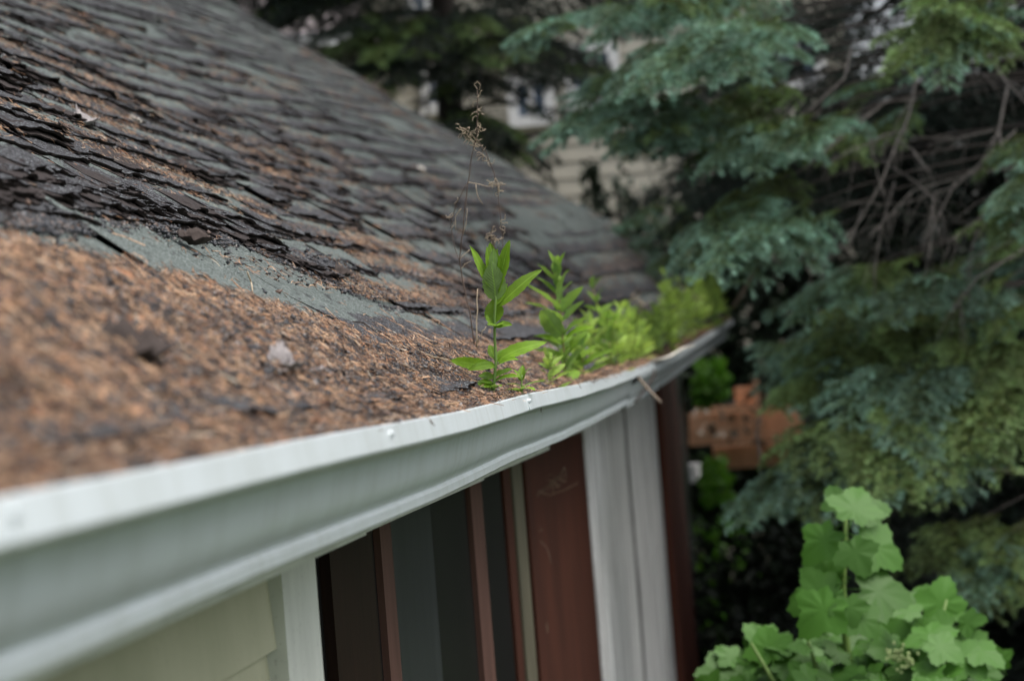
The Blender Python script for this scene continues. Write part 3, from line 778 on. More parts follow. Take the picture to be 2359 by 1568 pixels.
# ------------------------------------------------------------------ weeds in the gutter
def leaf_mesh(ln, wd, e0=0.2, droop=0.8, fold=0.25, serr=0.05, n=12, mat='weed', wav=0.06, seed=0, full=0.45):
    """grows along +X; e0 start elevation, droop total bend"""
    mb = MB(); vs = []; uvs = []; fs = []; x = z = 0.0; nw = 4
    for i in range(n + 1):
        t = i / n; a = e0 - droop * t ** 1.3
        if i: x += ln / n * math.cos(a); z += ln / n * math.sin(a)
        w_ = (t ** .55) * ((1 - t) ** .85) / ((full ** .55) * ((1 - full) ** .85)) * wd * .5
        if i == 0: w_ = wd * .05
        w_ *= 1 + serr * (1 if i % 2 else -1)
        for j in range(-2, 3):
            s = j / 2; yy = s * w_ * math.cos(fold)
            zz = abs(s) * w_ * math.sin(fold) + wav * wd * nz(t * 4 + seed, s * 1.5 + seed) * abs(s)
            vs.append((x - zz * math.sin(a), yy + .04 * ln * nz(t * 1.5, seed), z + zz * math.cos(a))); uvs.append((t, s))
    for i in range(n):
        for j in range(4): q = i*5+j; fs.append((q, q+5, q+6, q+1))
    mb.add(vs, fs, 0, uvs); return mb.mesh('leaf', M[mat], True)
def add_leaf(plant, base, me, az, roll=0.0, sc_=1.0, el=0.0):
    mw = Matrix.Translation(base) @ Matrix.Rotation(az, 4, 'Z') @ Matrix.Rotation(-el, 4, 'Y') @ Matrix.Rotation(roll, 4, 'X') @ Matrix.Scale(sc_, 4)
    return link('leaf', me, plant, mw)
def weed_stem(plant, pts, r0, r1, mat='stem'):
    mb = MB(); n = len(pts); mb.tube(pts, [r0 + (r1 - r0) * i / (n - 1) for i in range(n)], 7)
    return mb.build('stem', M[mat], plant, True)
# the tall one in front, leaf by leaf
Yp = 3.12; PS = Yp / FPX
p1 = empty('weed', at(1136, 922, Yp)); tag(p1, 'tallest front weed with broad pointed leaves, growing over the lip', 'weed', 'weeds growing in the gutter')
def loc1(px, py, dy=0.0): return at(px, py, Yp + dy) - p1.location
weed_stem(p1, [loc1(1134, 926), loc1(1138, 880), loc1(1142, 830), loc1(1139, 780), loc1(1139, 730), loc1(1141, 690), loc1(1138, 650), loc1(1136, 600)], .0026, .0014)
L1 = [ # node x, y, azimuth, length px, width px, e0, droop, roll, mat
 (1143, 832, 8, 132, 34, .42, .55, -.9), (1138, 842, 172, 116, 30, .20, .25, 1.0), (1140, 842, 215, 66, 24, .1, .7, .8),
 (1141, 832, 60, 60, 26, .7, .4, 0), (1144, 842, -30, 60, 22, .5, .8, -.5), (1140, 826, 120, 46, 22, .9, .2, .2),
 (1140, 752, -75, 50, 40, .25, .5, 0), (1141, 752, -20, 42, 26, .15, .4, -.5), (1141, 745, 95, 64, 50, 1.15, -.1, .3), (1139, 748, 150, 34, 26, .9, .1, .3),
 (1148, 706, 6, 138, 34, .75, .50, -.85), (1143, 702, 40, 60, 26, 1.0, .2, -.3),
 (1140, 692, -85, 92, 56, 1.32, -.22, .0), (1138, 668, 176, 120, 24, 1.15, .08, .7), (1138, 676, 168, 96, 24, 1.2, .35, .8),
 (1142, 672, 15, 124, 40, 1.22, -.02, -.6), (1146, 676, 30, 118, 34, 1.28, .0, -.3), (1138, 650, 95, 96, 34, 1.42, .1, .0),
 (1134, 640, 150, 76, 24, 1.42, .02, .2), (1138, 630, -60, 60, 24, 1.45, .05, .1), (1142, 640, 60, 70, 24, 1.40, .1, .1),
 (1138, 880, -20, 66, 24, .45, .8, -.4), (1137, 884, 190, 40, 20, .5, .7, .4), (1137, 890, 210, 54, 26, .25, .6, .5), (1137, 900, 170, 50, 22, .5, .9, .5),
 (1138, 872, 150, 56, 24, .4, .6, .5), (1139, 868, 20, 50, 22, .55, .6, -.4), (1137, 896, -60, 46, 24, .5, .8, 0)]
for k, (x, y, az, ln, wd, e0, dr, ro) in enumerate(L1):
    add_leaf(p1, loc1(x, y), leaf_mesh(ln * PS, wd * PS, 0.0, dr, .22, .05, 14, 'weed', .10, k), R(az), -max(-1.3, min(1.3, ro * 1.25)), 1.0, e0)
ps = empty('weed', at(1203, 908, 3.3)); tag(ps, 'tiny seedling at the lip just right of the tallest weed', 'weed', 'weeds growing in the gutter')
weed_stem(ps, [(0, 0, -.01), (0, 0, .015), (.002, 0, .03)], .0013, .0008)
for k, (az, ln, h, e0) in enumerate([(80, .03, .02, 1.3), (0, .036, .01, .5), (180, .026, .012, .5), (-50, .036, .008, .2), (215, .045, .004, .35), (20, .026, .022, 1.1), (150, .022, .022, 1.2)]):
    add_leaf(ps, Vector((0, 0, h)), leaf_mesh(ln, ln * .42, e0, .6, .2, .06, 8, 'weed', .1, 50 + k), R(az), 0)
WL = [leaf_mesh(.06, .06 * random.uniform(.34, .46), 0.0, random.uniform(.2, .9), .25, .06, 9, 'weed', .15, 90 + k) for k in range(8)]
WLb = [leaf_mesh(.06, .06 * random.uniform(.28, .42), 0.0, random.uniform(.1, .8), .25, .06, 7, 'weedback', .15, 190 + k) for k in range(8)]
def weed(base, h, nw, lmax, label, seed, meshes=WL, stemm='redstem', lean=(0, 0)):
    q = random.Random(seed); o = empty('weed', base); tag(o, label, 'weed', 'weeds growing in the gutter')
    pts = [Vector((lean[0] * t * t * h + .004 * nz(t * 3, seed), lean[1] * t * t * h, -.02 + (h * .86 + .02) * t)) for t in [0, .2, .4, .6, .8, 1]]
    weed_stem(o, pts, .0011 + h * .006, .0007 + .001 * h, stemm)
    for i in range(nw):
        t = (i + .6) / nw; a0 = q.uniform(0, 360)
        pos = pts[min(4, int(t * 5))].lerp(pts[min(5, int(t * 5) + 1)], t * 5 - int(t * 5))
        m = 3 if i < nw - 2 else 5
        for k in range(m):
            size = 1.15 * lmax * (0.55 + .45 * math.sin(math.pi * min(1, t * 1.1))) * q.uniform(.6, 1.1) / .06
            mw = (Matrix.Translation(pos + Vector((0, 0, q.uniform(-.006, .006)))) @ Matrix.Rotation(R(a0 + k * 360 / m + q.uniform(-25, 25)), 4, 'Z')
                  @ Matrix.Rotation(-(t ** 3) * .65 - q.uniform(.35, .85), 4, 'Y') @ Matrix.Rotation(q.choice((-1, 1)) * q.uniform(.1, 1.0), 4, 'X') @ Matrix.Scale(size, 4))
            link('leaf', q.choice(meshes), o, mw)
    return o
def gp(px, py, L=.42):
    p = onx(px, py, -L); return Vector((p.x, p.y, p.z))
weed(gp(1303, 872), .25, 10, .088, 'second weed from the front, reddish stem and crowded pointed leaves', 21)
weed(gp(1290, 850, .47), .125, 5, .045, 'short weed tucked behind the second weed on its left', 22)
weed(gp(1398, 838, .44), .245, 7, .060, 'third tall weed, slightly blurred, right of the second one', 23, lean=(-.1, .1))
weed(gp(1408, 850, .42), .16, 6, .056, 'low bushy weed at the foot of the third tall weed', 24)
weed(gp(1440, 838, .43), .19, 6, .062, 'pale leafy weed right of the third tall weed', 25, WLb)
weed(gp(1455, 836, .42), .20, 6, .07, 'lime weed standing beside the thin black seed stalk', 26, WLb)
q = random.Random(8)
for k, (px, py, h, lm) in enumerate([(1345, 862, .13, .06), (1365, 858, .17, .062), (1425, 846, .17, .068), (1470, 842, .19, .07), (1485, 838, .15, .06), (1500, 836, .17, .066), (1386, 856, .12, .06), (1268, 880, .07, .045), (1328, 868, .08, .05), (1520, 832, .19, .07)]):
    b = gp(px, py, q.uniform(.395, .455)); b.z = Hlip(b.y) - .008
    weed(b, h, 6, lm, 'one of the leafy yellow-green weeds crowding the middle of the gutter', 300 + k, WL if k % 3 == 0 else WLb)
q = random.Random(3)
for k in range(46):
    y = 6.0 + 5.7 * (k / 46) ** .9 + q.uniform(-.1, .1)
    L = Llip(y) + q.uniform(.01, .085)
    weed(Vector((-L, y, Hlip(y) - .01)), q.uniform(.12, .20) + (.06 + .12 * q.random() if y > 8.0 else 0), 5, .062,
         'one of the crowded lime green weeds filling the far gutter', 400 + k, WLb, 'stem')

# dead stalks
def stalk(name, lines, mat, label, Y, tangle=()):
    b = at(lines[0][0][0], lines[0][0][1], Y); o = empty(name, b); tag(o, label, 'dead stalk')
    for i, (pts) in enumerate(lines):
        P = [];
        for k, p in enumerate(pts):
            P.append(at(p[0], p[1], Y + .012 * nz(k * .7 + i * 3, 2)) - b)
        Q = []
        for a, c in zip(P[:-1], P[1:]):
            for k in range(3): Q.append(a.lerp(c, k / 3) + Vector((nz(a.z * 60 + k, i), nz(a.z * 70, k + i), 0)) * .0022)
        Q.append(P[-1]); mb = MB(); r = .0013 if i == 0 else .0008
        mb.tube(Q, [r * (1 - .5 * k / len(Q)) for k in range(len(Q))], 5); mb.build('stem' if i == 0 else 'side_shoot', M[mat if i < 3 else 'straw'], o, True)
    q = random.Random(9)
    mb = MB()
    for (x0, y0, x1, y1, n_) in tangle:
        for k in range(n_):
            t = q.random(); x = x0 + (x1 - x0) * t; y = y0 + (y1 - y0) * t; P = []
            a = q.uniform(0, 6.28)
            for s in range(6):
                P.append(at(x, y, Y + q.uniform(-.004, .004)) - b); a += q.uniform(-1.1, 1.1)
                x += 4.2 * math.cos(a); y += 4.2 * math.sin(a)
            mb.tube(P, .0006, 4)
    if mb.v: tag(mb.build('dry_pod_tangle', M['straw'], o, True), kind='stuff')
    return o
stalk('dead_stalk', [
    [(1092, 790), (1082, 720), (1068, 660), (1058, 600), (1066, 530), (1074, 450), (1083, 380), (1096, 320), (1100, 260), (1099, 205)],
    [(1098, 320), (1118, 350), (1138, 400), (1146, 440), (1152, 500), (1158, 560), (1155, 610)],
    [(1074, 425), (1050, 470), (1038, 520), (1048, 575), (1058, 600)],
    [(1098, 325), (1082, 305), (1058, 292)], [(1078, 420), (1100, 424), (1125, 430), (1146, 424)],
    [(1099, 205), (1092, 196), (1099, 188), (1107, 196), (1103, 208)], [(1066, 540), (1074, 510), (1076, 480)], [(1058, 600), (1066, 588), (1082, 575)],
    [(1095, 425), (1100, 455), (1112, 470)], [(1060, 620), (1075, 606), (1084, 602)], [(1140, 410), (1150, 428), (1148, 450)], [(1062, 480), (1048, 500), (1050, 530)]],
    'darkstem', 'tall dead stalk with curled seed heads leaning together behind the tallest weed', 3.55,
    ((1098, 215, 1101, 310, 16), (1062, 296, 1096, 332, 22), (1100, 335, 1130, 385, 10), (1120, 425, 1150, 430, 10), (1045, 470, 1038, 540, 5), (1148, 450, 1158, 560, 6)))
stalk('dry_sprout', [[(1152, 600), (1140, 570), (1130, 545), (1132, 530)], [(1135, 555), (1125, 545)], [(1134, 552), (1146, 542)]], 'darkstem',
      'small dry curled sprout just above the tallest weed', 3.75, ((1126, 535, 1140, 552, 14),))
stalk('dry_sprout', [[(1098, 800), (1097, 740), (1100, 665)], [(1098, 790), (1112, 762), (1120, 752)]], 'straw',
      'straight pale straw left of the tallest weed', 3.4)
stalk('dry_sprout', [[(1437, 855), (1455, 820), (1466, 770), (1466, 690)], [(1466, 740), (1478, 700), (1484, 672)], [(1466, 720), (1452, 700)], [(1466, 700), (1458, 680)]], 'black',
      'thin black seed stalk among the lime weeds', 5.4, ((1455, 675, 1480, 700, 16),))
stalk('dry_sprout', [[(1600, 700), (1590, 655), (1600, 600)], [(1596, 650), (1570, 640)], [(1596, 660), (1618, 620)], [(1580, 690), (1560, 640)]], 'darkstem',
      'blurred brown dead stems beside the far lime weeds', 9.5, ((1555, 640, 1610, 690, 20),))

stalk('dry_vine', [[(1300, 1075), (1285, 1100), (1262, 1118), (1240, 1135), (1225, 1165), (1238, 1190), (1228, 1215), (1240, 1240), (1262, 1265), (1270, 1300)],
    [(1285, 1100), (1270, 1092), (1250, 1100)], [(1300, 1075), (1304, 1095), (1300, 1110)], [(1225, 1165), (1215, 1185), (1218, 1205), (1230, 1220)], [(1238, 1130), (1265, 1140), (1300, 1128), (1330, 1112)],
    [(1240, 1395), (1255, 1420), (1262, 1450), (1245, 1500)], [(1230, 1480), (1250, 1510), (1248, 1560)]],
    'stick', 'dry curling vine tendrils hanging on the red-brown board below the gutter', 5.35, ((1222, 1185, 1232, 1225, 12), (1270, 1120, 1285, 1100, 10)))
# ------------------------------------------------------------------ spruces
def spray_mesh(seed, mat, ln=.36, ntw=6, droop=.6, dens=1.15, nw=.0027, nl=.019):
    """flat fan of twigs along +X, tips hang towards -Z"""
    q = np.random.default_rng(seed); tw = []
    ax = [np.array([ln * t, .02 * math.sin(t * 3 + seed), -.12 * ln * t * t]) for t in np.linspace(0, 1, 6)]
    tw.append((ax, .35, 1.0))
    for i in range(ntw):
        t = .08 + .88 * i / (ntw - 1)
        for s in (-1, 1):
            L = ln * (.52 - .36 * t) * q.uniform(.75, 1.15) + .03; a = s * R(q.uniform(38, 62))
            b = np.array([ln * t, .02 * math.sin(t * 3 + seed), -.12 * ln * t * t]); el = q.uniform(-.15, .1); pts = [b]
            for k in range(4):
                pts.append(pts[-1] + L / 4 * np.array([math.cos(a) * math.cos(el), math.sin(a) * math.cos(el), math.sin(el)])); el -= droop * q.uniform(.1, .45)
            tw.append((pts, .0, 1.0))
            if L > .09:
                for m_ in (1, 2):
                    b2 = pts[m_]; a2 = a + R(q.choice([-45, 45])); el2 = q.uniform(-.6, -.1); p2 = [b2]; l2 = L * .4
                    for k in range(3): p2.append(p2[-1] + l2 / 3 * np.array([math.cos(a2) * math.cos(el2), math.sin(a2) * math.cos(el2), math.sin(el2)])); el2 -= droop * .2
                    tw.append((p2, .2, 1.0))
    Vs = []; UV = []
    mb = MB()
    for pts, t0, t1 in tw:
        pts = np.array(pts); seg = np.linalg.norm(np.diff(pts, axis=0), axis=1); tot = seg.sum(); cum = np.concatenate([[0], np.cumsum(seg)])
        n = max(10, int(tot / .0011 * dens)); t = q.uniform(0, 1, n)
        P = np.stack([np.interp(t * tot, cum, pts[:, c]) for c in range(3)], 1)
        e = .01; P2 = np.stack([np.interp(np.minimum(t * tot + e, tot + 1e-6), cum, pts[:, c]) for c in range(3)], 1)
        D = pts[-1] - pts[0]; D = D / np.linalg.norm(D); ang = q.uniform(0, 2 * np.pi, n)
        A = np.cross(D, [0, 0, 1.0]); A /= np.linalg.norm(A) + 1e-9; B = np.cross(A, D)
        out = A[None] * np.cos(ang)[:, None] + B[None] * np.sin(ang)[:, None]
        d = out * .8 + D[None] * q.uniform(.35, .9, n)[:, None]; d /= np.linalg.norm(d, axis=1)[:, None]
        s = np.cross(d, q.normal(0, 1, (n, 3))); s /= np.linalg.norm(s, axis=1)[:, None]
        l = nl * q.uniform(.7, 1.15, n)[:, None]
        Vs.append(np.stack([P - s * nw * .5, P + s * nw * .5, P + d * l], 1).reshape(-1, 3))
        u = np.clip(t0 + (t1 - t0) * t * 1.1, 0, 1) if t0 < .3 else np.clip(t * .7, 0, 1)
        u = u ** 1.1; UV.append(np.repeat(np.stack([u, u], 1), 3, 0))
    V = np.concatenate(Vs); UVs = np.concatenate(UV); F = np.arange(len(V)).reshape(-1, 3)
    # twig wood
    for pts, *_ in tw[::1]:
        mb.tube([Vector(p.tolist()) for p in pts], .0018, 3, 0, False)
    nv = len(V); V = np.concatenate([V, np.array(mb.v)])
    T3 = np.array([[f[0], f[1], f[2]] for f in mb.f] + [[f[0], f[2], f[3]] for f in mb.f]) + nv
    F2 = np.concatenate([F, T3])
    me = fast_mesh('spray', V, F2, [M[mat], M['bark']])
    me.polygons.foreach_set('material_index', np.concatenate([np.zeros(len(F), int), np.ones(len(T3), int)]))
    uvl = me.uv_layers.new(name='UVMap'); full = np.concatenate([UVs, np.zeros((len(V) - nv, 2))])
    uvl.data.foreach_set('uv', full[F2.ravel()].astype(np.float32).ravel()); return me
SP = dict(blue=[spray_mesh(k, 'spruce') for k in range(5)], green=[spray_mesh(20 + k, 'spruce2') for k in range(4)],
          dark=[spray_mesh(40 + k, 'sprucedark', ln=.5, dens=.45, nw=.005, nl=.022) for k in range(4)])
def orient(d, roll=0.0):
    d = d.normalized(); z = Vector((0, 0, 1)); y = z.cross(d)
    if y.length < 1e-3: y = Vector((0, 1, 0))
    y.normalize(); zz = d.cross(y)
    return Matrix(((d.x, y.x, zz.x, 0), (d.y, y.y, zz.y, 0), (d.z, y.z, zz.z, 0), (0, 0, 0, 1))) @ Matrix.Rotation(roll, 4, 'X')
class Spruce:
    def __init__(s, x, y, h, r, label):
        s.o = empty('spruce_tree', (x, y, GROUND)); tag(s.o, label, 'tree'); s.x, s.y, s.h = x, y, h
        mb = MB(); mb.tube([(0.03 * nz(k, x), .03 * nz(k, y), h * k / 8) for k in range(9)], [r * (1 - .9 * k / 8) for k in range(9)], 10)
        mb.build('trunk', M['bark'], s.o, True); s.q = random.Random(int(x * 100 + y * 10))
    def limb(s, tip, kinds, nsp=6, rise=.15, spread=.5, scale=1.0, r=.014, start=.35, out=None):
        q = s.q; tip = Vector(tip) - s.o.location
        d = math.hypot(tip.x, tip.y); b = Vector((0, 0, min(s.h * .97, max(.2, tip.z + rise * d))))
        mid = (b + tip) / 2 + Vector((0, 0, .10 * d)); P = []
        for k in range(9):
            t = k / 8; P.append(b * (1-t)**2 + mid * 2 * t * (1-t) + tip * t * t)
        mb = MB(); mb.tube(P, [r * (1 - .8 * k / 8) for k in range(9)], 6); br = mb.build('branch', M['bark'], s.o, True)
        od = (tip - b).normalized()
        for i in range(nsp):
            t = 1 - (1 - start) * (i / max(1, nsp)) ; t = min(1, t)
            c = b * (1-t)**2 + mid * 2 * t * (1-t) + tip * t * t
            side = 0 if i == 0 else (1 if i % 2 else -1) * q.uniform(.5, 1.2)
            dd = (out.normalized() if (out is not None and i == 0) else od.copy()); dd = Matrix.Rotation(side, 3, 'Z') @ dd
            dd.z = dd.z * .3 - q.uniform(.05, .45) * spread * 2
            dd.normalize(); k = scale * q.uniform(.75, 1.2)
            mw = Matrix.Translation(c - dd * .1 * k) @ orient(dd, q.uniform(-.35, .35)) @ Matrix.Scale(k, 4)
            kk = q.choice(kinds); link('needle_spray', q.choice(SP[kk]), br, mw)
        return br
blue = Spruce(1.55, 8.6, 9.5, .17, 'large blue spruce with drooping silvery tips right of the roof')
B2 = ['blue', 'blue', 'green']; G2 = ['green', 'green', 'blue']
tips = [  # px, py, Y, kinds, number, scale
 (1560, 110, 6.9, ['blue'], 7, 1.05), (1480, 120, 7.0, ['blue'], 5, .9), (1650, 100, 6.8, ['blue'], 7, 1.0), (1700, 140, 7.2, ['blue'], 5, .8),
 (1400, 180, 7.3, B2, 5, .8), (1340, 262, 7.2, B2, 6, .95), (1420, 272, 7.0, B2, 6, .95), (1500, 290, 7.1, B2, 6, .9), (1390, 215, 7.4, G2, 4, .8),
 (1620, 300, 7.1, G2, 6, 1.0), (1700, 320, 7.0, B2, 6, 1.0), (1790, 330, 6.9, B2, 6, 1.0), (1850, 300, 7.3, G2, 5, .9), (1680, 230, 7.4, G2, 5, .9),
 (1630, 515, 6.9, ['blue'], 6, .9), (1700, 540, 6.8, ['blue'], 6, .9), (1775, 550, 6.9, ['blue'], 6, .9), (1680, 455, 7.4, G2, 5, .9),
 (1400, 540, 11.7, B2, 4, .9), (1480, 560, 11.5, B2, 4, .9), (1450, 520, 11.9, G2, 3, .9), (1530, 600, 11.0, G2, 4, .8), 
 (1890, 660, 7.4, B2, 5, .9), (1990, 640, 7.3, B2, 6, .9), (2110, 660, 7.2, B2, 6, .95), (2230, 690, 7.4, B2, 6, .9), (1950, 720, 7.7, B2, 5, .9), (2330, 720, 7.3, B2, 5, .9),
 (2180, 30, 6.6, G2, 6, .9), (2130, 90, 6.6, G2, 5, .8), (2200, 110, 6.5, B2, 6, .8), (2230, 50, 6.7, G2, 5, .8), (2170, -30, 6.8, G2, 4, .9),
 (2350, 420, 6.9, B2, 5, .9), (2370, 330, 7.2, B2, 4, .9), (2340, 480, 7.0, B2, 5, .8),
 (1800, 800, 7.9, G2, 4, .8), (1880, 800, 7.6, B2, 7, 1.0), (1960, 830, 7.5, B2, 6, 1.0), (2040, 780, 7.4, G2, 7, 1.0),
 (2120, 830, 7.3, G2, 6, 1.0), (2200, 790, 7.3, G2, 6, 1.0), (2290, 830, 7.1, B2, 6, 1.0), (1860, 880, 7.4, G2, 6, 1.0), (1990, 890, 7.1, ['blue'], 6, .9),
 (2110, 880, 7.0, ['blue'], 7, .9), (2180, 920, 7.0, B2, 6, 1.0), (2280, 930, 6.9, G2, 6, 1.0), 
 (1870, 1000, 7.0, G2, 7, 1.0), (1950, 990, 6.9, G2, 7, 1.0), (2040, 1000, 6.8, G2, 7, 1.0), (2130, 1010, 6.8, B2, 6, 1.0), (2210, 1010, 6.8, G2, 6, .9),
 (1770, 1110, 7.2, ['blue'], 6, .95), (1840, 1110, 7.0, ['blue'], 7, 1.0), (1920, 1090, 6.9, B2, 7, 1.0), (2000, 1070, 6.8, B2, 6, 1.0),
 (2070, 1100, 6.7, B2, 6, .95), (2130, 1090, 6.8, B2, 5, .9), (2340, 960, 6.9, G2, 5, .9), (2350, 860, 7.0, B2, 5, .9), 
 (2200, 1230, 7.6, ['green', 'green'], 6, .9), (2280, 1260, 7.5, ['green', 'blue'], 6, .9), (2350, 1240, 7.6, ['green'], 6, .9), (2230, 1320, 7.4, ['green', 'blue'], 5, .8), (2320, 1330, 7.4, ['green'], 5, .8),
 (1960, 200, 8.2, G2, 4, .8), (2030, 280, 8.0, G2, 3, .8), (1240, 60, 7.8, B2, 5, .9), (1430, 30, 7.2, B2, 6, .9), (1540, 20, 7.3, B2, 6, .9), (1640, 10, 7.4, B2, 5, .9)]
for (px, py, Y, kd, n_, s_) in tips:
    if 730 < py < 1030 and kd != ['blue']: kd = G2 if (px + py) % 3 else ['green']
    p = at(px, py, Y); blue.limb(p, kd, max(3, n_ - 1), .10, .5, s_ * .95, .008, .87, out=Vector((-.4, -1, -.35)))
# the rest of the crown, above and behind
for k in range(70):
    zt = blue.q.uniform(1.4, 8.5) - GROUND if k < 50 else blue.q.uniform(1.9, 3.4)
    ln = 2.6 * (1 - zt / 13); a = R(blue.q.uniform(-115, 100)) if k < 50 else R(blue.q.uniform(-30, 200))
    tip = Vector((blue.x + ln * math.cos(a), blue.y + ln * math.sin(a), GROUND + zt - .2))
    if k >= 50 and (tip.y < 7.8 or project(tip)[0] < 1950): continue
    blue.limb(tip, ['blue', 'green'], 9, .1, .5, 1.6, .02, .25)
# bare dead branches on its lower right side
def dead_branch(pts, r, Y0_, Y1_, seed, twigs=6):
    q = random.Random(seed); n = len(pts); P = [at(x, y, Y0_ + (Y1_ - Y0_) * i / (n - 1)) - blue.o.location for i, (x, y) in enumerate(pts)]
    mb = MB(); Q = []
    for a, b in zip(P[:-1], P[1:]):
        for k in range(3): Q.append(a.lerp(b, k / 3))
    Q.append(P[-1]); mb.tube(Q, [r * (1 - .65 * k / len(Q)) for k in range(len(Q))], 5)
    for k in range(twigs):
        i = q.randrange(2, len(Q) - 1); c = Q[i]; d = (Q[min(i+1, len(Q)-1)] - Q[i-1]).normalized()
        d = (Matrix.Rotation(q.uniform(-.9, .9), 3, 'Y') @ d); l = q.uniform(.10, .30); T_ = [c]
        for m_ in range(4): d.z -= q.uniform(.05, .28); d.normalize(); T_.append(T_[-1] + d * l / 4)
        mb.tube(T_, [r * .35, r * .3, r * .25, r * .2, r * .12], 4)
    return mb.build('dead_branch', M['deadtwig'], blue.o, True)
for k, (pts, r) in enumerate([
    ([(2110, 180), (2095, 260), (2060, 340), (2030, 420), (1985, 500), (1925, 590)], .011), ([(2110, 230), (2040, 235), (1960, 300), (1900, 350), (1848, 392)], .010),
    ([(2090, 300), (2040, 310), (1980, 340), (1900, 375)], .008), ([(2060, 320), (2100, 345), (2140, 400)], .007), ([(2030, 370), (2110, 420), (2150, 460), (2145, 510)], .008),
    ([(2260, 100), (2310, 180), (2400, 280)], .010), ([(2320, 200), (2300, 300), (2320, 420), (2260, 500), (2180, 560)], .010), ([(2290, 300), (2200, 320), (2100, 315)], .006),
    ([(2380, 380), (2240, 400), (2100, 440), (1990, 560)], .007), ([(2340, 300), (2200, 430), (2080, 470), (1920, 470)], .006), ([(2200, 420), (2150, 520), (2130, 640)], .006),
    ([(2060, 420), (2030, 520), (2010, 640)], .006), ([(1985, 480), (1960, 560), (1900, 600)], .005), ([(2380, 560), (2250, 640), (2190, 720)], .008), ([(2300, 460), (2240, 560), (2230, 660)], .006),
    ([(2110, 180), (2200, 160), (2300, 180)], .006), ([(1960, 110), (1945, 180), (1900, 220), (1860, 260)], .007), ([(2000, 300), (2020, 400), (2040, 460)], .005), ([(1920, 520), (1980, 500), (2100, 490), (2240, 520)], .005),
    ([(1750, 960), (1740, 1000), (1760, 1060)], .006), ([(2080, 900), (2120, 960), (2150, 990)], .006), ([(2380, 1090), (2260, 1080), (2180, 1060)], .02), ([(1640, 300), (1660, 340), (1690, 380)], .006)]):
    dead_branch(pts, r * .52, 7.6, 7.0, 60 + k, 10 if k < 16 else 4)
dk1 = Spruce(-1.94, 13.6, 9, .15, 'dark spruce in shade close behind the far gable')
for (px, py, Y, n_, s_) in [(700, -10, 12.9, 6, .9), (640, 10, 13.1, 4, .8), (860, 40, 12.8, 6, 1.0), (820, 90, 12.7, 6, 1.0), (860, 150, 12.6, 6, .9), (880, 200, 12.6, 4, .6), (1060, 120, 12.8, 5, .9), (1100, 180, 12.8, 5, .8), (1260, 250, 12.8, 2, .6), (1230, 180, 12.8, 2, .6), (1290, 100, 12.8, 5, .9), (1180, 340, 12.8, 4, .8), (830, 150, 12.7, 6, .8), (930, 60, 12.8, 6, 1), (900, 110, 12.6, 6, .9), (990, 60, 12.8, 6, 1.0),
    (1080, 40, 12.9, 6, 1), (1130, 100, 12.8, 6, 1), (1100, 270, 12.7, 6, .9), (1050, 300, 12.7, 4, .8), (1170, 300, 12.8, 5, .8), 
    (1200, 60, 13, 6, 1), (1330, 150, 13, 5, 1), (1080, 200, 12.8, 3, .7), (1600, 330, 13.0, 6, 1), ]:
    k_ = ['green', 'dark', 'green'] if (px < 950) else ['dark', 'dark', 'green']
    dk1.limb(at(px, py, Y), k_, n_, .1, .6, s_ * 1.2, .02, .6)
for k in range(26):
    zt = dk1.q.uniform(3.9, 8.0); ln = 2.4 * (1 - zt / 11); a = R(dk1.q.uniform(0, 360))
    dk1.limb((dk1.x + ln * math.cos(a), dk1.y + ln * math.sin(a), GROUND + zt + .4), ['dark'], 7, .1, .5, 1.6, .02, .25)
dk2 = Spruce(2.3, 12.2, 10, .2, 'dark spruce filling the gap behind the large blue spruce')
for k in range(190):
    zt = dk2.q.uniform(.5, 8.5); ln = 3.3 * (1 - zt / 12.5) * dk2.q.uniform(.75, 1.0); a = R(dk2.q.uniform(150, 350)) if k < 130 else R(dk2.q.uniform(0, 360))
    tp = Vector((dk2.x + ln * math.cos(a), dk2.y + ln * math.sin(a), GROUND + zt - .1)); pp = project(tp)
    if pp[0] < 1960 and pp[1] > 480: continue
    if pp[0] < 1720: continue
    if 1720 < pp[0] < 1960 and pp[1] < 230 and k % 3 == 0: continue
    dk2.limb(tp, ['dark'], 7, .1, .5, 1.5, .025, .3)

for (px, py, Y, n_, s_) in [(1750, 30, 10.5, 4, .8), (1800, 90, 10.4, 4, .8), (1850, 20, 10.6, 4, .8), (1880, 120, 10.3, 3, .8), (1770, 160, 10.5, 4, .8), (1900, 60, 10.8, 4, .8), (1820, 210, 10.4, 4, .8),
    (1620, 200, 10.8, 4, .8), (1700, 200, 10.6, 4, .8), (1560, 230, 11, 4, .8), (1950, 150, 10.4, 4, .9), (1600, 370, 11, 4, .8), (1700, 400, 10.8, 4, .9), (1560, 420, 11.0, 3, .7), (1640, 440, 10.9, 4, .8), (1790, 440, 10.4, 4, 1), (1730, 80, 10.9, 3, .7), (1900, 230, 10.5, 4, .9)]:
    dk2.limb(at(px, py, Y), ['dark'], n_, .1, .6, s_, .005, .85)
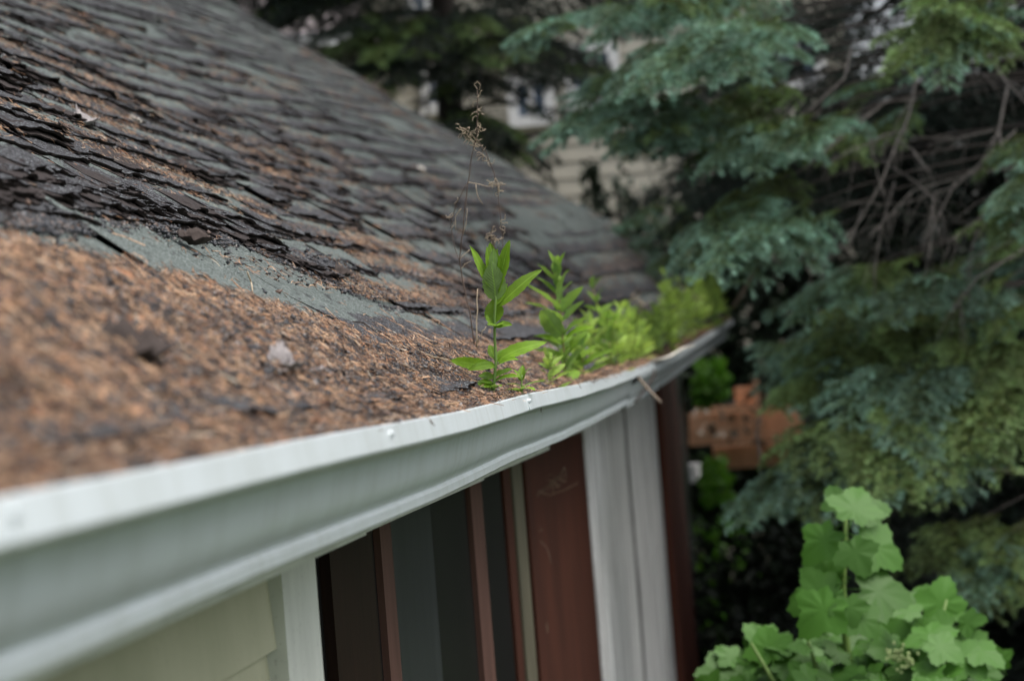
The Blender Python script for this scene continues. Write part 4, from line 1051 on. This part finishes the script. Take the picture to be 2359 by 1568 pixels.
# hedge below, shade put into its leaf colour, built as clumps of leaves
def leafcloud(name, boxes, n, size, mat, label, cat, seed):
    q = np.random.default_rng(seed); Ps = []
    for (c, rd) in boxes:
        m = int(n / len(boxes)); d = q.normal(0, 1, (m, 3)); d /= np.linalg.norm(d, axis=1)[:, None]
        rr = q.uniform(.45, 1, m)[:, None] ** .5 * (1 + .18 * np.sin(d[:, :1] * 7 + c[0] * 3) + .15 * np.sin(d[:, 2:] * 9))
        Ps.append(np.array(c)[None] + d * rr * np.array(rd)[None])
    P = np.concatenate(Ps); m = len(P); a = q.normal(0, 1, (m, 3)); a /= np.linalg.norm(a, axis=1)[:, None]
    b = np.cross(a, q.normal(0, 1, (m, 3))); b /= np.linalg.norm(b, axis=1)[:, None]; s = size * q.uniform(.6, 1.3, (m, 1))
    V = np.stack([P - a * s, P + b * s * .55, P + a * s, P - b * s * .55], 1).reshape(-1, 3)
    o = link(name, fast_mesh(name, V, np.arange(len(V)).reshape(-1, 4), [M[mat]])); return tag(o, label, cat)
M['hedge'] = mat_plain('shaded_hedge_leaf', (0.012, 0.022, 0.010), .6, .3, .5, 8)  # deep shade under the trees painted into the leaf colour
bx = [((x, 11.0 + .3 * math.sin(x * 3), GROUND + .75), (.75, .8, 1.1 + .15 * math.sin(x * 5))) for x in np.arange(-.1, 4.2, .55)]
bx = [b for b in bx if b[0][0] > .35]
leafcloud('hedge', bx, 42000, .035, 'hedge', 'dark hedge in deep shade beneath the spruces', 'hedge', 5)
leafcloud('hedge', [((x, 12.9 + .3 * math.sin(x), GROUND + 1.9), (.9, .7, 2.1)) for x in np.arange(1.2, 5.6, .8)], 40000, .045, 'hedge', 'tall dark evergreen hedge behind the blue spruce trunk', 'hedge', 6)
low = [((x, 12.9 + .2 * math.sin(x * 2), GROUND + .55), (.6, .5, .95 + .08 * math.sin(x * 4))) for x in np.arange(-.25, 1.6, .3)]
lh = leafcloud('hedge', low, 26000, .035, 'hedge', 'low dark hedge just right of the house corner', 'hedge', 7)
mb = MB(); mb.box((-.35, 12.75, GROUND), (1.6, 13.1, GROUND + 1.25)); mb.box((1.6, 12.8, GROUND), (5.4, 13.3, GROUND + 3.4)); mb.build('dark_core', M['sprucedark'], lh)  # opaque dark boxes added inside the hedges to stop gaps showing bright
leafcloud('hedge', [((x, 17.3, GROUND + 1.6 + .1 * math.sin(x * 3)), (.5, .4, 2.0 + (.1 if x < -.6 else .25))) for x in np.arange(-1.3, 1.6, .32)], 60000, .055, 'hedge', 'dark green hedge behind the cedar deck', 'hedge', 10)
# bright green maple shrub and deck glimpsed past the gable corner
p = at(1640, 880, 13.2); leafcloud('shrub', [((p.x, p.y, p.z), (.13, .2, .13)), ((p.x - .06, p.y, p.z - .06), (.07, .2, .10)), ((p.x - .03, p.y, p.z - .62), (.12, .2, .16)), ((p.x - .05, p.y, p.z - 1.3), (.3, .3, .5))], 1900, .028, 'lime', 'bright green shrub seen just past the gable corner', 'shrub', 8)
deck = empty('cedar_deck', at(1700, 1000, 15.0) * 1.0); tag(deck, 'orange cedar deck with post and rail glimpsed behind the spruce', 'deck')
dl = deck.location
def dpart(name, a, b, th, mat='cedar'):
    mx = (a[0] + b[0]) / 2; za, zb_ = at(mx, a[1], a[2]).z, at(mx, b[1], b[2]).z; pa, pb = at(*a), at(*b); pa.z = za; pb.z = zb_; mb = MB(); lo = [min(pa[i], pb[i]) for i in range(3)]; hi = [max(pa[i], pb[i]) for i in range(3)]
    hi[1] = lo[1] + th; mb.box([lo[i] - dl[i] for i in range(3)], [hi[i] - dl[i] for i in range(3)]); return mb.build(name, M[mat], deck)
for k in range(5):
    dpart('deck_board', (1585, 944 + k * 15, 14.6), (1850, 957.5 + k * 15, 14.6), .1 + .02 * k)
dpart('post', (1735, 876, 14.45), (1757, 1010, 14.45), .09); dpart('rail', (1600, 935, 14.5), (1740, 944, 14.5), .05)
dpart('bench_back', (1690, 890, 14.7), (1742, 930, 14.7), .05); dpart('post', (1760, 885, 14.3), (1772, 930, 14.3), .05)
dpart('skirt_board', (1640, 1022, 14.8), (1840, 1075, 14.8), .05)
p = at(1640, 990, 14.2); leafcloud('flower_pot_plant', [((p.x, p.y, p.z), (.14, .1, .05)), ((p.x - .08, p.y, p.z + .12), (.09, .1, .04))], 46, .016, 'pale', 'pale flowers in front of the cedar deck boards', 'flowers', 9)
p = at(1665, 975, 13.4); leafcloud('twiggy_shrub', [((p.x, p.y, p.z), (.13, .1, .12)), ((p.x + .2, p.y, p.z - .05), (.1, .1, .14))], 44, .03, 'hedge', 'thin dark twiggy shrub in front of the cedar deck', 'shrub', 12)
mb = MB(); a = at(1600, 1110, 14.0); mb.tube([a, a + Vector((0, 0, .12))], [.05, .045], 10); tag(mb.build('white_bucket', M['bwhite'], None), 'small white pot low beside the gable corner', 'pot')

# ------------------------------------------------------------------ lobed-leaf shrub, lower right
def lobed_mesh(seed):
    q = random.Random(seed); mb = MB(); n = 40; vs = [(0.35, 0, 0)]; uvs = [(0, 0)]; fs = []; mid = []
    for k in range(n):
        a = math.pi + 2 * math.pi * (k + .5) / n          # start at the petiole notch
        d = (a - math.pi) / (2 * math.pi)                  # 0..1 round the leaf
        lob = [(.5, .60, .13), (.27, .54, .11), (.73, .54, .11), (.10, .40, .09), (.90, .40, .09)]
        r = .26
        for (c, R_, w_) in lob: r = max(r, (R_ + .08) * max(0, 1 - abs(d - c) / (w_ * 2.1)) ** .8)
        r *= 1 + .045 * (1 if k % 2 else -1)
        x, y = .35 + r * math.cos(a + math.pi) * -1, r * math.sin(a)
        vs.append((x, y, -.25 * ((x - .3) ** 2 + y * y) + .10 * abs(y) + .05 * nz(x * 3, y * 3, seed))); uvs.append((x, y))
    for k in range(n):
        m = vs[k + 1]; mid.append(((m[0] + .35) / 2, m[1] / 2, .03 * nz(m[0] * 4, m[1] * 4, seed) - .05 * ((m[0] - .3) ** 2 + m[1] ** 2)))
    vs += mid; uvs += [(0, 0)] * n
    for k in range(n):
        k2 = (k + 1) % n; fs += [(0, n+1+k, n+1+k2), (n+1+k, k+1, k2+1, n+1+k2)]
    mb.add(vs, fs, 0, uvs); mb.tube([(.05, 0, 0), (-.18, 0, -.06)], .012, 4); return mb.mesh('leaf', M['shrub'], True)
LM = [lobed_mesh(k) for k in range(6)]
def lobed_shrub(stems, label, seed, Yb_=4.9):
    q = random.Random(seed); b = at(stems[0][0][0], 2400, Yb_); b.z = GROUND
    o = empty('leafy_shrub', b); tag(o, label, 'shrub')
    for pts, leaves in stems:
        pass
    return o
sh = empty('leafy_shrub', (at(2020, 1500, 5.0).x, 5.0, GROUND)); tag(sh, 'bushy shrub with bright lobed leaves in the lower right corner', 'shrub')
def sp(px, py, Y): return at(px, py, Y) - sh.location
q = random.Random(77)
def shleaf(px, py, Y, w_px, ang, el, naz=0.0):
    """ang: where the tip points as seen from the front; el: how far the face looks up; naz: sideways turn"""
    sc_ = w_px / FPX * Y
    n_ = Vector((math.sin(naz) * math.cos(el), -math.cos(naz) * math.cos(el), math.sin(el)))
    d = Vector((math.cos(R(ang)), -.25, math.sin(R(ang)))); d = (d - n_ * d.dot(n_)).normalized(); y = n_.cross(d)
    p = sp(px, py, Y)
    mw = Matrix(((d.x, y.x, n_.x, p.x), (d.y, y.y, n_.y, p.y), (d.z, y.z, n_.z, p.z), (0, 0, 0, 1))) @ Matrix.Scale(sc_, 4)
    return link('leaf', q.choice(LM), sh, mw)
for pts in ([(1948, 1160), (1946, 1250), (1940, 1350), (1950, 1500), (1980, 1750)], [(1895, 1320), (1896, 1250), (1905, 1225)], [(2180, 1380), (2150, 1500), (2080, 1750)],
            [(1730, 1480), (1800, 1600), (1900, 1800)], [(2240, 1480), (2180, 1600), (2090, 1800)], [(1850, 1440), (1900, 1600), (1980, 1850)]):
    mb = MB(); P = [sp(x, y, 5.0) for x, y in pts]
    if len(pts) > 3 or pts[0][0] != 1895: P.append(Vector((q.uniform(-.05, .05), q.uniform(-.05, .05), 0)))
    mb.tube(P, [.003 + .0025 * i for i in range(len(P))], 6); mb.build('stem', M['stem'], sh, True)
# the upright shoot: placed leaves, then the dome of the bush
for a in [(1925, 1215, 4.95, 112, 215, .5, -.4), (1960, 1200, 4.9, 115, 70, .7, .3), (1975, 1235, 4.9, 125, -20, .5, .5), (1955, 1240, 4.85, 95, -70, .4, 0), (1945, 1175, 5.0, 75, 110, .5, 0), (1965, 1180, 5.05, 95, 25, .6, .3),
          (1930, 1345, 4.85, 130, 190, .55, -.3), (1925, 1370, 4.8, 125, 222, .4, -.2), (1975, 1355, 4.85, 135, 8, .6, .4), (1950, 1370, 4.8, 80, -85, .4, 0), (1940, 1325, 4.95, 105, 150, .6, -.2), (1960, 1400, 4.8, 90, -50, .5, .2)]:
    shleaf(*a)
for k in range(440):
    x = q.uniform(1645, 2320); u = (x - 1985) / 345
    top = 1480 - 20 * math.cos(u * 3) + 50 * abs(u) ** 3 + (12 if 1880 < x < 2060 else 0) + (-85 if 2100 < x < 2230 else 0) + (40 if x < 1690 else 0)
    y = top + q.random() ** .8 * 330; d = (y - top)
    shleaf(x, y, 5.15 - .35 * sstep(0, 200, d) + q.uniform(-.18, .12), q.uniform(55, 112), q.uniform(-160, -20) if d > 40 else q.uniform(-30, 210), q.uniform(.35, 1.2), q.uniform(-.9, .9))
# flower bud spike
mb = MB(); r3 = random.Random(4)
for k in range(60):
    t = r3.random(); c = sp(2050 + 45 * t, 1500 + 22 * t, 4.72) + Vector((r3.gauss(0, .009), r3.gauss(0, .009), r3.gauss(0, .009)))
    mb.box(c - Vector((.003, .003, .003)), c + Vector((.003, .003, .003)))
mb.build('bud_cluster', M['budgreen'], sh)

# ------------------------------------------------------------------ neighbour's house
nb = empty('beige_house', (-3, 20, GROUND)); tag(nb, "neighbour's beige lap-sided house behind the spruces", 'house')
NL = Matrix.Translation((3, -20, -GROUND)); YH = 19.0
def nbp(mb, name, mat): return mb.build(name, M[mat], nb, False, NL)
xa, xb = at(640, 300, YH).x, at(1960, 300, YH).x
mb = MB(); mb.box((xa, YH + .05, GROUND), (xb, YH + 6, 5.0)); nbp(mb, 'wall', 'beige')
z = GROUND + .2
while z < 5.0:
    mb = MB(); mb.add([(xa - .01, YH + .002, z), (xb + .01, YH + .002, z), (xb + .01, YH + .018, z + .149), (xa - .01, YH + .018, z + .149), (xa - .01, YH + .047, z), (xb + .01, YH + .047, z)],
                      [(0,1,2,3),(0,4,5,1),(0,3,4),(1,5,2)]); nbp(mb, 'siding_board', 'beige'); z += .15
def window(px0, py0, px1, py1):
    a, b = at(px0, py1, YH - .03), at(px1, py0, YH - .03); mb = MB(); w_ = .09
    mb.box((a.x - w_, YH - .05, a.z - w_), (a.x, YH, b.z + w_)); mb.box((b.x, YH - .05, a.z - w_), (b.x + w_, YH, b.z + w_))
    mb.box((a.x, YH - .05, a.z - w_), (b.x, YH, a.z)); mb.box((a.x, YH - .05, b.z), (b.x, YH, b.z + w_)); mb.box(((a.x + b.x) / 2 - .03, YH - .045, a.z), ((a.x + b.x) / 2 + .03, YH - .004, b.z))
    f = nbp(mb, 'window', 'bwhite'); g2 = MB(); g2.box((a.x, YH - .02, a.z), (b.x, YH - .012, b.z)); g2.build('pane', M['glass'], f)
window(992, 170, 1030, 240); window(1195, 190, 1250, 270); window(960, -60, 1010, 60); window(1330, 120, 1400, 230); window(1800, 60, 1870, 190)
mb = MB(); mb.box((xa - .3, YH - .5, 5.0), (xb + .3, YH + 6.3, 5.15)); mb.add([(xa - .4, YH - .5, 5.15), (xb + .4, YH - .5, 5.15), (xb + .4, YH + 3, 7.2), (xa - .4, YH + 3, 7.2), (xa - .4, YH + 6.4, 5.15), (xb + .4, YH + 6.4, 5.15)], [(0,1,2,3),(3,2,5,4),(0,3,4),(1,5,2)]); nbp(mb, 'roof', 'broof')
# lower wing on the left: brown-grey roof over a white gutter
e = at(700, 98, 17.0); f = at(812, 98, 17.0)
mb = MB(); mb.add([(e.x - 5, 17.0, e.z + .06), (f.x, 17.0, e.z + .06), (f.x, 18.95, e.z + 1.5), (e.x - 5, 18.95, e.z + 1.5), (e.x - 5, 17.0, e.z), (f.x, 17.0, e.z), (f.x, 18.95, e.z + 1.4), (e.x - 5, 18.95, e.z + 1.4)],
                  [(0,1,2,3),(4,7,6,5),(0,4,5,1),(1,5,6,2),(2,6,7,3)]); nbp(mb, 'wing_roof', 'broof')
mb = MB(); mb.box((e.x - 5, 16.88, e.z - .06), (f.x + .01, 16.995, e.z + .05)); nbp(mb, 'white_gutter', 'bwhite')
mb = MB(); mb.box((e.x - 5, 17.35, GROUND), (f.x - .15, 18.9, e.z - .02)); nbp(mb, 'wing_wall', 'beige')
# overhead wire in front of it
mb = MB(); mb.tube([at(560, 118, 15), at(640, 92, 15), at(720, 78, 15), at(830, 76, 15), at(1050, 66, 15), at(1500, 40, 15)], .012, 5)
tag(mb.build('overhead_wire', M['slate'], None, True), 'thin dark overhead wire crossing in front of the neighbouring roof', 'wire')
